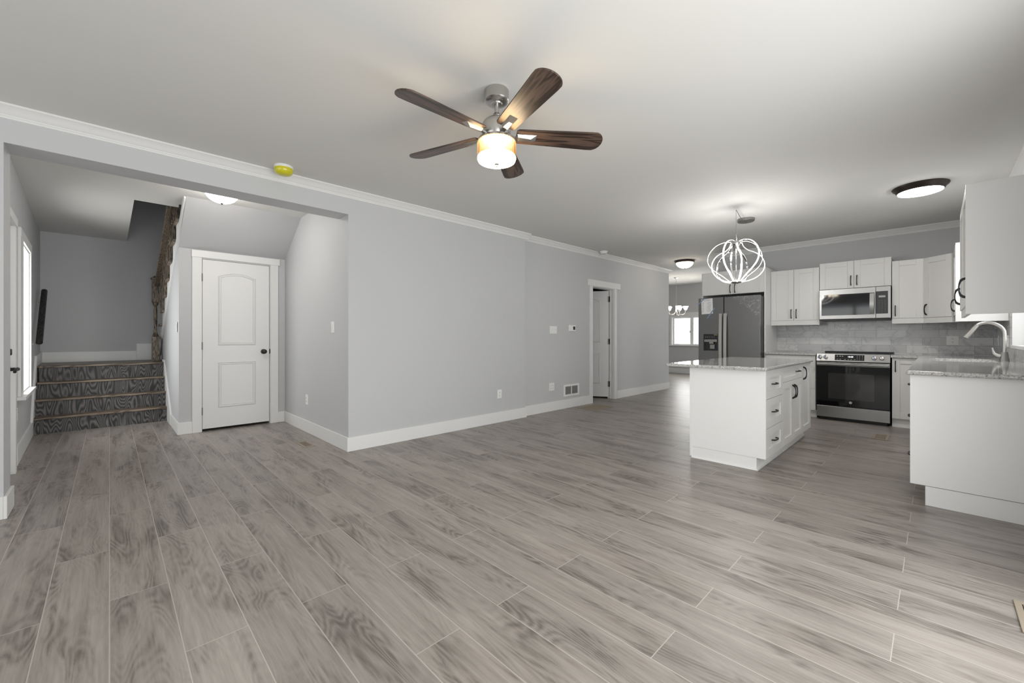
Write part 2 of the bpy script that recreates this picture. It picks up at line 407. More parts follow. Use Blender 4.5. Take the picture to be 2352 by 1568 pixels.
# alcove walls
struct(box('wall_alcove', M['wall'], (-8.65, 1.69, 0, AX-.24, 1.81, 4.9)), 'grey alcove side wall with a switch and an outlet', 'wall')
mb = MB().box(-6.23, .605, 0, -6.11, .79, 2.17).box(-6.23, 1.51, 0, -6.11, 1.69, 2.17).box(-6.23, .79, 2.07, -6.11, 1.51, 2.17)
mb.prism([(-6.11, .575, 2.17), (-6.16, .575, 2.24), (-6.16, .575, 2.25), (-5.47, .575, 2.625), (-5.40, .575, 2.625), (-5.44, .575, 2.605)], (0, 1.115, 0))
struct(mb.build('wall_closet', M['wall']), 'grey closet wall and sloping soffit under the upper stairs', 'wall')
sl = .54
mb = MB().prism([(-6.11, .575, 0), (-8.3, .575, 0), (-8.3, .575, 1.06), (-6.16, .575, 2.24), (-6.11, .575, 2.17)], (0, .03, 0))
struct(mb.build('wall_under_stairs', M['wall']), 'narrow grey wall under the stair stringer beside the closet door', 'wall')
struct(box('wall_stair_back', M['wall'], (-8.8, -.95, 0, -8.65, 1.81, 4.9)), 'dim grey wall behind the stair landing', 'wall')
mb = MB(warp=LEAN)
for x0, x1, z0, z1 in ((-8.7, -6.93, 0, 2.62), (-6.93, -6.09, 0, .585), (-6.93, -6.09, 2.05, 2.62), (-6.09, -5.37, 0, 2.62), (-5.37, -4.42, 2.03, 2.62), (-4.42, -4.29, 0, 2.62)): mb.box(x0, -.83, z0, x1, -.645, z1)
struct(mb.build('wall_entry', M['wall']), 'shaded grey entry wall with the front door and tall window', 'wall')

# baseboards and trim
BH = .14
def baseboard(name, label, boxes, warp=None):
    mb = MB(warp=warp)
    for b in boxes: mb.box(*b)
    return struct(mb.build(name, M['trim'], bevel=.003), label, 'baseboard')
baseboard('baseboard_left', 'white baseboard along the long left wall', [(AX, 1.675, 0, AX+.016, 4.226, BH), (BX, 4.21, 0, AX, 4.226, BH)])
baseboard('baseboard_pier', 'white baseboard wrapping the pier at the far left', [(AX, BY, 0, AX+.016, -.472, BH), (AX-.256, -.472, 0, AX+.016, -.456, BH)])
baseboard('baseboard_hall_near', 'white baseboard under the return vent', [(BX, 4.226, 0, BX+.016, 5.852, BH)])
baseboard('baseboard_hall_far', 'white baseboard between the open door and the hall corner', [(BX, 6.70, 0, BX+.016, 8.84, BH), (BX-.12, 8.84, 0, BX+.016, 8.856, BH)])
baseboard('baseboard_alcove', 'white baseboard along the alcove side wall', [(-6.094, 1.675, 0, AX, 1.69, BH)])
baseboard('baseboard_closet', 'white baseboard beside the closet door', [(-6.11, .56, 0, -6.094, .695, BH), (-6.11, 1.60, 0, -6.094, 1.69, BH), (-7.25, .56, 0, -6.11, .575, BH)])
baseboard('baseboard_entry', 'white baseboard along the entry wall under the window', [(-7.27, -.645, 0, -5.62, -.628, .165)], LEAN)
baseboard('baseboard_landing', 'white baseboard at the back of the stair landing', [(-8.65, -.69, .774, -8.634, .30, .92), (-8.65, .30, .774, -8.634, .57, 1.03)])
baseboard('baseboard_dining', 'white baseboard under the dining room window', [(-8.05, DY-.016, 0, RX, DY, .15)])

def crown(mb, p0, p1, nrm):
    # moulding profile (out from wall, down from ceiling)
    prof = [(0, 0), (.062, 0), (.062, .012), (.050, .018), (.030, .038), (.020, .052), (.012, .056), (.012, .064), (.007, .068), (.007, .078), (0, .08)]
    n_ = Vector(nrm)
    rs = [[(p[0]+n_.x*o, p[1]+n_.y*o, p[2]-d) for o, d in prof] for p in (p0, p1)]
    mb.rings(rs)
mb = MB(); crown(mb, (AX, BY, zc(BY)), (AX, 4.272, zc(4.272)), (1, 0))
struct(mb.build('trim_1', M['trim'], smooth=True), 'white crown moulding along the long left wall', 'crown moulding')
mb = MB(); crown(mb, (BX, 4.21, zc(4.21)), (BX, 8.90, zc(8.9)), (1, 0))
struct(mb.build('trim_2', M['trim'], smooth=True), 'white crown moulding over the hall wall', 'crown moulding')
mb = MB(); crown(mb, (-2.74, KY, zc(KY)), (RX, KY, zc(KY)), (0, -1))
struct(mb.build('trim_3', M['trim'], smooth=True), 'white crown moulding above the kitchen wall cabinets', 'crown moulding')
mb = MB(); crown(mb, (RX, BY, zc(BY)), (RX, KY, zc(KY)), (-1, 0))
struct(mb.build('trim_4', M['trim'], smooth=True), 'white crown moulding on the right-hand wall', 'crown moulding')
# closet door casing
mb = MB().box(-6.11, .695, 0, -6.092, .785, 2.085).box(-6.11, 1.515, 0, -6.092, 1.605, 2.085).box(-6.11, .69, 2.078, -6.086, 1.622, 2.16)
mb.box(-6.22, .785, 0, -6.108, .792, 2.066).box(-6.22, 1.508, 0, -6.108, 1.515, 2.066).box(-6.22, .785, 2.066, -6.108, 1.515, 2.077)
struct(mb.build('trim_5', M['trim'], bevel=.002), 'white casing and head board around the closet door', 'door casing')
# hall door casing
mb = MB().box(BX, 5.852, 0, BX+.018, 5.925, 2.02).box(BX, 6.605, 0, BX+.018, 6.69, 2.02).box(BX, 5.80, 2.008, BX+.024, 6.80, 2.115)
mb.box(BX-.13, 5.918, 0, BX+.002, 5.93, 1.996).box(BX-.13, 6.60, 0, BX+.002, 6.612, 1.996).box(BX-.13, 5.918, 1.996, BX+.002, 6.612, 2.007)
mb.box(BX-.085, 6.588, 0, BX-.06, 6.60, 2.0)
struct(mb.build('trim_6', M['trim'], bevel=.002), 'white casing around the half-open hall door', 'door casing')
# front door casing
mb = MB(warp=LEAN).box(-5.40, -.645, 0, -5.31, -.615, 2.05).box(-4.42, -.645, 0, -4.33, -.615, 2.05).box(-5.40, -.645, 2.05, -4.33, -.61, 2.12)
struct(mb.build('trim_7', M['trim'], bevel=.002), 'white side casing of the front door beside the pier', 'door casing')
# entry window casing
mb = MB(warp=LEAN).box(-6.09, -.645, .585, -5.85, -.625, 2.05).box(-7.0, -.645, 2.05, -5.85, -.623, 2.14).box(-7.0, -.645, .555, -5.79, -.59, .585).box(-7.0, -.645, .585, -6.93, -.625, 2.05)
struct(mb.build('trim_8', M['trim'], bevel=.002), 'white casing and sill board of the tall entry window', 'window casing')
# stair skirts
mb = MB().prism([(-7.5, .556, 0), (-6.85, .556, 0), (-6.85, .556, .14), (-7.78, .556, .80), (-8.0, .556, .80), (-8.0, .556, .60)], (0, .019, 0))
struct(mb.build('trim_9', M['trim'], bevel=.002), 'white sloping skirt board right of the lower stairs', 'skirt board')
mb = MB(warp=LEAN).prism([(-7.27, -.645, 0), (-7.27, -.645, .165), (-7.12, -.645, .165), (-7.72, -.645, .90), (-8.65, -.645, .93), (-8.65, -.645, .6), (-7.9, -.645, .6)], (0, .02, 0))
struct(mb.build('trim_10', M['trim'], bevel=.002), 'white sloping skirt board left of the lower stairs', 'skirt board')

# dining window
wn = thing('window_1', 'bright dining room window with a white slider frame', 'window', (-5.05, DY+.05, .885), kind='structure')
mb = MB()
for b in ((-5.86, .885, -5.80, 1.76), (-4.31, .885, -4.25, 1.76), (-5.80, .885, -4.31, .92), (-5.80, 1.72, -4.31, 1.76), (-5.30, .92, -5.20, 1.72)): mb.box(b[0], DY+.03, b[1], b[2], DY+.09, b[3])
mb.build('window_frame', M['trim'], wn)
mb = MB().box(-5.95, DY-.018, .87, -5.86, DY, 1.80).box(-4.25, DY-.018, .87, -4.16, DY, 1.80).box(-5.97, DY-.022, 1.76, -4.14, DY, 1.90).box(-5.97, DY-.05, .855, -4.14, DY+.03, .885)
mb.build('casing', M['trim'], wn)
box('pane', M['pane'], (-5.80, DY+.058, .92, -5.30, DY+.062, 1.72), wn); box('pane', M['pane'], (-5.20, DY+.058, .92, -4.31, DY+.062, 1.72), wn)
box('latch', M['nickel_dark'], (-5.31, DY+.015, 1.27, -5.295, DY+.03, 1.33), wn)
# entry window
wn = thing('window_2', 'tall narrow bright window on the entry wall', 'window', (-6.5, -.7, .585), kind='structure')
MB(warp=LEAN).box(-6.931, -.74, .587, -6.92, -.642, 2.048).box(-6.10, -.74, .587, -6.088, -.642, 2.048).box(-6.92, -.74, 2.04, -6.10, -.642, 2.049).box(-6.92, -.74, .585, -6.10, -.642, .595).build('reveal', M['trim'], wn)
mb = MB(warp=LEAN)
for x0, x1, z0, z1 in ((-6.93, -6.88, .585, 2.05), (-6.14, -6.09, .585, 2.05), (-6.88, -6.14, .585, .64), (-6.88, -6.14, 2.0, 2.05)): mb.box(x0, -.79, z0, x1, -.74, z1)
mb.build('window_frame', M['trim'], wn); box('pane', M['pane'], (-6.88, -.765, .64, -6.14, -.76, 2.0), wn, warp=LEAN)
# sink window
wn = thing('window_3', 'white framed window above the kitchen sink', 'window', (.6, 5.77, 1.05), kind='structure')
mb = MB()
for a, b, z0, z1 in ((5.15, 5.20, 1.05, 2.0), (6.34, 6.39, 1.05, 2.0), (5.20, 6.34, 1.05, 1.10), (5.20, 6.34, 1.95, 2.0), (5.75, 5.79, 1.10, 1.95)): mb.box(RX+.10, a, z0, RX+.15, b, z1)
mb.build('window_frame', M['trim'], wn)
box('reveal', M['trim'], (RX-.002, 6.372, 1.05, RX+.10, 6.39, 2.0), wn)
box('sill', M['trim'], (RX-.012, 5.12, 1.02, RX+.10, 6.42, 1.052), wn, bevel=.003)
box('pane', M['pane'], (RX+.122, 5.20, 1.10, RX+.126, 6.34, 1.95), wn)
# windows out of view; the patio door is added for its light
wn = thing('window_4', 'wide window behind the viewer', 'window', (-1.9, BY-.08, .6), kind='structure')
mb = MB()
for x0, x1, z0, z1 in ((-3.6, -3.54, .6, 2.3), (-.26, -.2, .6, 2.3), (-3.54, -.26, .6, .66), (-3.54, -.26, 2.24, 2.3), (-1.94, -1.86, .66, 2.24)): mb.box(x0, BY-.1, z0, x1, BY-.03, z1)
mb.build('window_frame', M['trim'], wn); box('pane', M['pane'], (-3.54, BY-.066, .66, -.26, BY-.062, 2.24), wn)
wn = thing('window_5', 'unseen glazed patio door on the near right wall, added for its light', 'window', (.6, 1.1, .12), kind='structure')
mb = MB()
for a, b, z0, z1 in ((-.7, -.62, .12, 2.2), (2.82, 2.9, .12, 2.2), (-.62, 2.82, .12, .2), (-.62, 2.82, 2.12, 2.2), (1.05, 1.15, .2, 2.12)): mb.box(RX+.05, a, z0, RX+.12, b, z1)
mb.build('window_frame', M['trim'], wn); box('pane', M['pane'], (RX+.083, -.62, .2, RX+.087, 2.82, 2.12), wn)
wn = thing('window_6', 'window on the side wall of the dining room, out of view', 'window', (.6, 11, .8), kind='structure')
mb = MB()
for a, b, z0, z1 in ((10.0, 10.06, .8, 2.2), (11.94, 12.0, .8, 2.2), (10.06, 11.94, .8, .86), (10.06, 11.94, 2.14, 2.2)): mb.box(RX+.05, a, z0, RX+.12, b, z1)
mb.build('window_frame', M['trim'], wn); box('pane', M['pane'], (RX+.083, 10.06, .86, RX+.087, 11.94, 2.14), wn)

# ------------------------------------------------------------------ panelled doors
def ring(mb, outline, h, wd):
    # raised moulding that follows an outline in the door's own (a, b) plane
    n_ = len(outline); c = Vector((sum(p[0] for p in outline)/n_, sum(p[1] for p in outline)/n_))
    def off(d):
        out = []
        for i in range(n_):
            p0, p, p1 = (Vector(outline[(i+k) % n_]) for k in (-1, 0, 1))
            e0 = (p-p0).normalized(); e1 = (p1-p).normalized()
            n0 = Vector((-e0.y, e0.x)); n1 = Vector((-e1.y, e1.x)); bis = (n0+n1).normalized(); k = d/max(.5, bis.dot(n0))
            out.append(p+bis*k)
        return out
    T = mb.c
    rs = [[(p.x, p.y, T) for p in off(0)], [(p.x, p.y, T+h) for p in off(wd*.3)], [(p.x, p.y, T+h*.4) for p in off(wd*.55)], [(p.x, p.y, T+h*.75) for p in off(wd*.85)], [(p.x, p.y, T) for p in off(wd)]]
    V = [[mb.v(p) for p in r] for r in rs]
    for a, b in zip(V, V[1:]):
        for i in range(n_): mb.f([a[i], a[(i+1) % n_], b[(i+1) % n_], b[i]])
def arch(x0, x1, z0, z1, rise):
    pts = [(x0, z0), (x1, z0), (x1, z1-rise)]
    for k in range(1, 12):
        t = k/12; x = x1+(x0-x1)*t; pts.append((x, z1-rise+rise*math.sin(PI*t)))
    pts.append((x0, z1-rise)); return pts
def door_slab(name, label, fm, w, h, both=False):
    d = thing(name, label, 'door', fm.translation.copy(), kind='structure')
    mb = MB(fm); mb.c = .035
    mb.box(0, 0, 0, w, h, .035)
    k = w/.72
    ring(mb, arch(.155*k, w-.155*k, 1.0, h-.13, .05), .010, .036)
    ring(mb, [(.155*k, .24), (w-.155*k, .24), (w-.155*k, .80), (.155*k, .80)], .010, .036)
    mb.build('slab', M['door'], d)
    return d
d1 = door_slab('door_1', 'closed white two-panel arched door under the stairs', frame((-6.152, .797, .03), (0, 1, 0), (1, 0, 0)), .706, 2.032)
fm = frame((-6.117, 1.438, .944), (0, 1, 0), (1, 0, 0))
mb = MB(fm @ Matrix.Identity(4))
k = MB(Matrix.Translation((-6.117, 1.438, .944)) @ Matrix.Rotation(R(90), 4, 'Y'))
k.lathe([(.032, 0), (.032, .006), (.012, .010), (.012, .028), (.022, .034), (.029, .044), (.029, .054), (.02, .064), (.004, .067)], seg=24)
k.build('door_knob', M['black'], d1, smooth=True)
for z in (.2, .98, 1.80):
    MB().cyl((-6.108, .792, z), (-6.108, .792, z+.09), .007, seg=8).box(-6.112, .778, z, -6.106, .792, z+.09).build('hinge', M['nickel_dark'], d1)
box('strike_plate', M['black'], (-6.115, 1.505, .915, -6.105, 1.513, .975), d1)
# half-open hall door: hinged on the far jamb, swung into the side room
ang = R(62)
du = Vector((-math.sin(ang), -math.cos(ang), 0)); dn = Vector((math.cos(ang), -math.sin(ang), 0))
# u points from the free edge to the hinge so that the visible face looks back into the room
hinge = Vector((-4.215, 6.592, .03))
d2 = door_slab('door_2', 'half-open white two-panel door in the hall wall', frame(hinge + du*.655 - dn*.035, -du, dn), .655, 1.955)
for z in (.22, 1.0, 1.78):
    MB().box(-4.222, 6.585, z, -4.178, 6.598, z+.1).cyl((-4.212, 6.584, z), (-4.212, 6.584, z+.1), .008, seg=8).build('hinge', M['nickel_dark'], d2)
# front door
d3 = thing('door_3', 'white front door with black lever, mostly hidden by the pier', 'door', (-4.9, -.68, 0), kind='structure')
MB(warp=LEAN).box(-5.31, -.70, .02, -4.42, -.647, 2.03).build('slab', M['door'], d3)
mb = MB(warp=LEAN).cyl((-5.2, -.647, .87), (-5.2, -.637, .87), .03, seg=16).cyl((-5.2, -.64, .87), (-5.2, -.603, .87), .014, seg=12)
mb.tube([(-5.215, -.601, .87), (-5.16, -.599, .871), (-5.10, -.600, .869), (-5.075, -.604, .853)], [.016, .013, .011, .010], 8)
mb.build('lever_handle', M['black'], d3, smooth=True)
MB(warp=LEAN).cyl((-5.2, -.647, 1.01), (-5.2, -.628, 1.01), .031, .024, seg=20).build('deadbolt', M['black'], d3, smooth=True)

# ------------------------------------------------------------------ stairs
LZ = .774; rz = LZ/4
st = thing('lower_staircase', 'four dark oak steps up to the landing with brown treads', 'staircase', (-7.3, -.05, 0))
XS = [-7.27, -7.42, -7.58, -7.74]
for i in range(4):
    mb = MB(); x = XS[i]; mb.box(x-.16 if i < 3 else x-.02, -.628, i*rz, x, .554, (i+1)*rz-.026)
    mb.build('riser', M['riser'], st)
for i in range(4):
    x = XS[i]; x1 = XS[i+1]-.001 if i < 3 else -8.634
    mb = MB().box(x1, -.628, (i+1)*rz-.026, x+.024, .554, (i+1)*rz) if i < 3 else MB().box(x1, -.66, LZ-.026, x+.024, .554, LZ).box(x1, .554, LZ-.026, -8.31, 1.688, LZ)
    mb.build('tread' if i < 3 else 'landing', M['tread'], st, bevel=.006)
us = thing('upper_staircase', 'open-sided upper flight with brown tread ends and white stringer', 'staircase', (-6.6, 1.1, LZ))
saw = []
for k in range(0, 8):
    zt = 1.104+.1904*k; xe = -8.34+.3536*k
    xl = max(xe-.38, -8.645)
    MB().box(xl, .535, zt, xe, 1.688, zt+.034).build('tread', M['tread'], us, bevel=.005)
    MB().box(max(xe-.362, -8.645), .608, zt-.16, max(xe-.345, -8.63), 1.688, zt).build('riser', M['riser'], us)
    saw += [(max(xe-.36, -8.64), .567, zt-.1904), (max(xe-.36, -8.64), .567, zt)]
mb = MB()
for k in range(0, 8):
    zt = 1.104+.1904*k; xe = -8.34+.3536*k; x0 = max(xe-.36, -8.64); x1 = xe-.0064
    zl = lambda x: 1.045+.553*(x+8.261)
    mb.prism([(x0, .561, min(zl(x0), zt-.01)), (x1, .561, min(zl(x1), zt-.01)), (x1, .561, zt), (x0, .561, zt)], (0, .013, 0))
mb.build('stringer', M['trim'], us)
MB().box(-5.862, .55, 2.468, -5.845, 1.688, 2.597).build('riser', M['riser'], us)
zl = lambda x, d: 1.091+.553*(x+8.261)+d
MB().prism([(-8.27, .557, zl(-8.27, -.05)), (-5.47, .557, zl(-5.47, -.05)), (-5.47, .557, zl(-5.47, 0)), (-8.27, .557, zl(-8.27, 0))], (0, .017, 0)).prism([(-8.27, .553, zl(-8.27, -.014)), (-5.47, .553, zl(-5.47, -.014)), (-5.47, .553, zl(-5.47, .004)), (-8.27, .553, zl(-8.27, .004))], (0, .004, 0)).build('stringer_moulding', M['trim'], us)
rl = thing('stair_railing', 'weathered brown newel post, sloping handrail and balusters on the upper stairs', 'railing', (-8.1, .49, LZ))
nx, ny = -8.12, .492
mb = MB().box(nx-.042, ny-.042, LZ, nx+.042, ny+.042, 1.14)
mb.lathe([(.030, 0), (.042, .012), (.030, .03), (.020, .07), (.018, .14), (.021, .26), (.020, .40), (.016, .45), (.034, .48), (.034, .505)], (nx, ny, 1.14), 16)
mb.box(nx-.042, ny-.042, 1.645, nx+.042, ny+.042, 1.99)
mb.build('newel_post', M['baluster'], rl, bevel=.004)
MB().box(nx-.055, ny-.055, 1.99, nx+.055, ny+.055, 2.01).hexa([(nx-.045, ny-.045, 2.01), (nx+.045, ny-.045, 2.01), (nx+.045, ny+.045, 2.01), (nx-.045, ny+.045, 2.01)], [(nx-.015, ny-.015, 2.04), (nx+.015, ny-.015, 2.04), (nx+.015, ny+.015, 2.04), (nx-.015, ny+.015, 2.04)]).build('post_cap', M['baluster'], rl)
zr = lambda x: 1.86+.50*(x+8.12)
mb = MB(); xa, xb = -8.075, -6.0
mb.hexa([(xa, .475, zr(xa)), (xb, .495, zr(xb)), (xb, .568, zr(xb)), (xa, .56, zr(xa))], [(xa, .48, zr(xa)+.07), (xb, .50, zr(xb)+.07), (xb, .563, zr(xb)+.07), (xa, .555, zr(xa)+.07)])
mb.build('handrail', M['baluster'], rl, bevel=.008)
for k in range(0, 8):
    zt = 1.138+.1904*k; xe = -8.34+.3536*k
    for dx in (-.29, -.175, -.06):
        x = xe+dx
        if x < -8.03 or x > -6.0: continue
        h = zr(x)-zt
        if h < .3: continue
        mb = MB().box(x-.016, .532, zt, x+.016, .564, zt+.2).box(x-.016, .532, zt+h-.18, x+.016, .564, zt+h+.012)
        mb.lathe([(.014, .2), (.019, .215), (.012, .24), (.016, max(.26, h*.55)), (.011, h-.22), (.018, h-.195), (.014, h-.18)], (x, .548, zt), 8)
        mb.build('baluster', M['baluster'], rl)
hr = thing('wall_handrail', 'short black round handrail on silver brackets beside the steps', 'handrail', (-7.1, -.6, 1.05))
MB(warp=LEAN).tube([(-7.28, -.585, 1.067), (-8.2, -.585, 1.74)], .029, 18).build('rail', M['rail_wood'], hr, smooth=True)
for x, z in ((-7.34, 1.10), (-8.05, 1.62)):
    MB(warp=LEAN).cyl((x, -.645, z-.05), (x, -.64, z-.05), .03, seg=14).tube([(x, -.64, z-.05), (x, -.61, z-.045), (x, -.592, z-.03), (x, -.587, z)], .007, 8).build('bracket', M['chrome'], hr, smooth=True)

# ------------------------------------------------------------------ switches, outlets, vents, thermostat
def plate(name, label, cat, fm, wd, ht, kind, n_=1):
    t = thing(name, label, cat, fm.translation.copy())
    MB(fm).box(-wd/2, -ht/2, 0, wd/2, ht/2, .006).build('cover_plate', M['plastic'], t, bevel=.002)
    for i in range(n_):
        a = (i-(n_-1)/2)*.046
        if kind == 'outlet':
            for b in (-.02, .02):
                r = MB(fm).box(a-.016, b-.014, .006, a+.016, b+.014, .008).build('receptacle', M['plastic'], t)
                MB(fm).box(a-.007, b-.004, .008, a-.004, b+.005, .0085).box(a+.004, b-.004, .008, a+.007, b+.005, .0085).box(a-.002, b-.010, .008, a+.002, b-.006, .0085).build('slots', M['slot'], r)
        elif kind == 'toggle':
            MB(fm).box(a-.006, -.012, .006, a+.006, .012, .0075).hexa([(a-.004, -.004, .007), (a+.004, -.004, .007), (a+.004, .006, .007), (a-.004, .006, .007)], [(a-.004, .006, .018), (a+.004, .006, .018), (a+.004, .011, .017), (a-.004, .011, .017)]).build('toggle', M['plastic'], t)
        else:
            MB(fm).hexa([(a-.016, -.033, .006), (a+.016, -.033, .006), (a+.016, .033, .006), (a-.016, .033, .006)], [(a-.015, -.031, .008), (a+.015, -.031, .008), (a+.015, .031, .011), (a-.015, .031, .011)]).build('rocker', M['plastic'], t)
    return t
U, NX = (0, 1, 0), (1, 0, 0)
plate('wall_outlet', 'white outlet low on the long grey wall, left of the wall step', 'outlet', frame((AX, 3.714, .375), U, NX), .075, .115, 'outlet')
plate('wall_outlet', 'white double outlet low on the hall wall left of the return vent', 'outlet', frame((BX, 4.855, .37), U, NX), .118, .118, 'outlet', 2)
plate('light_switch', 'white three-toggle switch plate left of the thermostat', 'light switch', frame((BX, 4.893, 1.243), U, NX), .165, .115, 'toggle', 3)
plate('light_switch', 'white rocker switch on the alcove side wall', 'light switch', frame((-4.44, 1.69, 1.235), (1, 0, 0), (0, -1, 0)), .075, .118, 'rocker')
plate('wall_outlet', 'white outlet low on the alcove side wall', 'outlet', frame((-5.237, 1.69, .386), (1, 0, 0), (0, -1, 0)), .075, .118, 'outlet')
plate('light_switch', 'white switch seen edge-on beside the upper stairs', 'light switch', frame((-6.25, .57, 1.25), (1, 0, 0), (0, -1, 0)), .075, .118, 'rocker')
plate('wall_outlet', 'white outlet low on the entry wall under the tall window', 'outlet', frame((-5.75, -.597, .435), (1, 0.031, 0), (0.031, 1, 0)) if 0 else frame((-5.75, -.597, .435), (-1, -.031, 0), (-.031, 1, 0)), .075, .118, 'outlet')
plate('wall_outlet', 'steel framed outlet on the marble backsplash near the corner', 'outlet', frame((.153, KY-.012, 1.088), (1, 0, 0), (0, -1, 0)), .11, .118, 'outlet')
plate('wall_outlet', 'pale outlet plate on the tiled right wall behind the faucet, nearer the window', 'outlet', frame((RX-.012, 6.60, 1.09), (0, -1, 0), (-1, 0, 0)), .075, .12, 'outlet')
plate('light_switch', 'pale switch plate on the tiled right wall behind the faucet, nearer the corner', 'light switch', frame((RX-.012, 7.45, 1.09), (0, -1, 0), (-1, 0, 0)), .075, .12, 'rocker')
t = thing('thermostat', 'small white thermostat with a grey screen on the hall wall', 'thermostat', (BX, 5.356, 1.225))
MB(frame((BX, 5.356, 1.275), U, NX)).box(-.08, -.05, 0, .08, .05, .006).box(-.06, -.047, .006, .078, .047, .026).build('housing', M['plastic'], t, bevel=.004)
MB(frame((BX, 5.356, 1.275), U, NX)).box(.004, -.026, .026, .06, .028, .0265).build('screen', M['plastic_dark'], t)
t = thing('return_vent', 'white louvred return air vent low on the hall wall', 'vent', (BX, 5.345, .186))
fm = frame((BX, 5.148, .186), U, NX)
MB(fm).box(0, 0, 0, .394, .03, .012).box(0, .157, 0, .394, .187, .012).box(0, .03, 0, .032, .157, .012).box(.362, .03, 0, .394, .157, .012).box(.19, .03, 0, .204, .157, .01).build('frame', M['plastic'], t, bevel=.002)
MB(fm).box(.03, .03, .0005, .364, .157, .002).build('backing', M['slot'], t)
mb = MB(fm)
for i in range(12):
    z = .033+i*.0104
    mb.hexa([(.032, z, .002), (.362, z, .002), (.362, z+.001, .002), (.032, z+.001, .002)], [(.032, z+.0045, .009), (.362, z+.0045, .009), (.362, z+.006, .009), (.032, z+.006, .009)])
mb.build('louvres', M['plastic'], t)
def register(label, x0, y0, x1, y1, along, mm=None, rim=.022):
    t = thing('floor_register', label, 'floor vent', ((x0+x1)/2, (y0+y1)/2, 0))
    h = .006; mm = mm or M['vent']
    MB().box(x0, y0, 0, x1, y0+rim, h).box(x0, y1-rim, 0, x1, y1, h).box(x0, y0+rim, 0, x0+rim, y1-rim, h).box(x1-rim, y0+rim, 0, x1, y1-rim, h).build('frame', mm, t, bevel=.002)
    MB().box(x0+rim, y0+rim, 0, x1-rim, y1-rim, .001).build('backing', M['vent_dark'], t)
    mb = MB(); g = .011
    if along == 'x':
        k = y0+rim+.004
        while k < y1-rim-.004: mb.box(x0+rim, k, .001, x1-rim, k+.004, .0045); k += g
    else:
        k = x0+rim+.004
        while k < x1-rim-.004: mb.box(k, y0+rim, .001, k+.004, y1-rim, .0045); k += g
    mb.build('louvres', mm, t)
register('tan floor register in front of the closet alcove wall', -4.78, 1.425, -4.50, 1.535, 'x')
register('large tan floor register by the half-open hall door', -3.99, 5.34, -3.64, 5.84, 'y')
register('tan floor register in front of the kitchen range', -.50, 6.08, -.365, 6.41, 'x')
register('tan floor register cut off at the right edge of the picture', .232, 2.50, .40, 2.78, 'y')

# ------------------------------------------------------------------ ceiling fittings
FX, FY = -1.803, 1.632; fz = zc(FY)
fan = thing('ceiling_fan', 'brushed nickel ceiling fan with five walnut blades and a lit crystal drum', 'ceiling fan', (FX, FY, 2.15))
MB().lathe([(.068, 0), (.072, -.006), (.072, -.062), (.064, -.072), (.05, -.076), (.034, -.078), (.03, -.084)], (FX, FY, fz), 40).build('canopy', M['nickel'], fan, smooth=True)
MB().cyl((FX, FY, fz-.15), (FX, FY, fz-.07), .0125, seg=16).lathe([(.02, -.155), (.026, -.15), (.016, -.135)], (FX, FY, fz), 20).build('downrod', M['nickel'], fan, smooth=True)
MB().lathe([(.018, 2.437), (.026, 2.425), (.05, 2.412), (.072, 2.398), (.082, 2.385), (.084, 2.372), (.084, 2.30), (.078, 2.292), (.078, 2.285)], (FX, FY, 0), 44).build('motor_housing', M['nickel'], fan, smooth=True)
BZ = 2.318
def blade(az):
    T0 = Matrix.Translation(fan.location)
    o = [(.115, -.048), (.13, -.058), (.30, -.064), (.56, -.075)] + [(.565+.078*math.cos(R(q))**.8, .078*math.sin(R(q))) for q in range(-72, 80, 8)] + [(.56, .075), (.30, .064), (.13, .058), (.115, .048)]
    b = MB(T0).prism([(x, y, -.004) for x, y in o], (0, 0, .009)).build('blade', M['blade'], fan, bevel=.002)
    b.matrix_local = Matrix.Translation((0, 0, BZ-2.15)) @ Matrix.Rotation(az, 4, 'Z') @ Matrix.Rotation(R(-13), 4, 'X')
    k = MB(T0)
    k.hexa([(.07, -.015, -.022), (.13, -.012, -.012), (.13, .012, -.012), (.07, .015, -.022)], [(.07, -.015, -.014), (.13, -.012, -.004), (.13, .012, -.004), (.07, .015, -.014)])
    k.hexa([(.12, -.024, -.004), (.235, -.024, -.004), (.235, .024, -.004), (.12, .024, -.004)], [(.125, -.016, -.019), (.20, -.010, -.022), (.20, .010, -.022), (.125, .016, -.019)])
    k.build('blade_bracket', M['nickel'], b)
for i in range(5): blade(R(269.5+72*i))
LZ0 = 2.150
MB().lathe([(.078, 2.29), (.11, 2.288), (.112, 2.276), (.108, 2.272)], (FX, FY, 0), 40).build('light_collar', M['nickel'], fan, smooth=True)
for i in range(36):
    a = 2*PI*i/36; rr = .108
    m_ = Matrix.Translation((FX+rr*math.cos(a), FY+rr*math.sin(a), 0)) @ Matrix.Rotation(a, 4, 'Z')
    MB(m_).prism([(-.004, -.0085, 2.186), (.002, -.0085, 2.186), (.006, 0, 2.186), (.002, .0085, 2.186), (-.004, .0085, 2.186)], (0, 0, .088)).build('crystal_prism', M['crystal'], fan)
MB().cyl((FX, FY, 2.192), (FX, FY, 2.262), .042, seg=24).build('lamp_core', M['fan_core'], fan, smooth=True)
MB().lathe([(.111, 2.190), (.113, 2.184), (.113, 2.176), (.108, 2.164), (.09, 2.156), (.04, 2.151), (.002, 2.150)], (FX, FY, 0), 44).build('diffuser', M['fan_glow'], fan, smooth=True)
MB().lathe([(.002, 2.151), (.014, 2.150), (.013, 2.146), (.005, 2.142), (.006, 2.138), (.0055, 2.133), (.001, 2.131)], (FX, FY, 0), 16).build('finial', M['nickel'], fan, smooth=True)

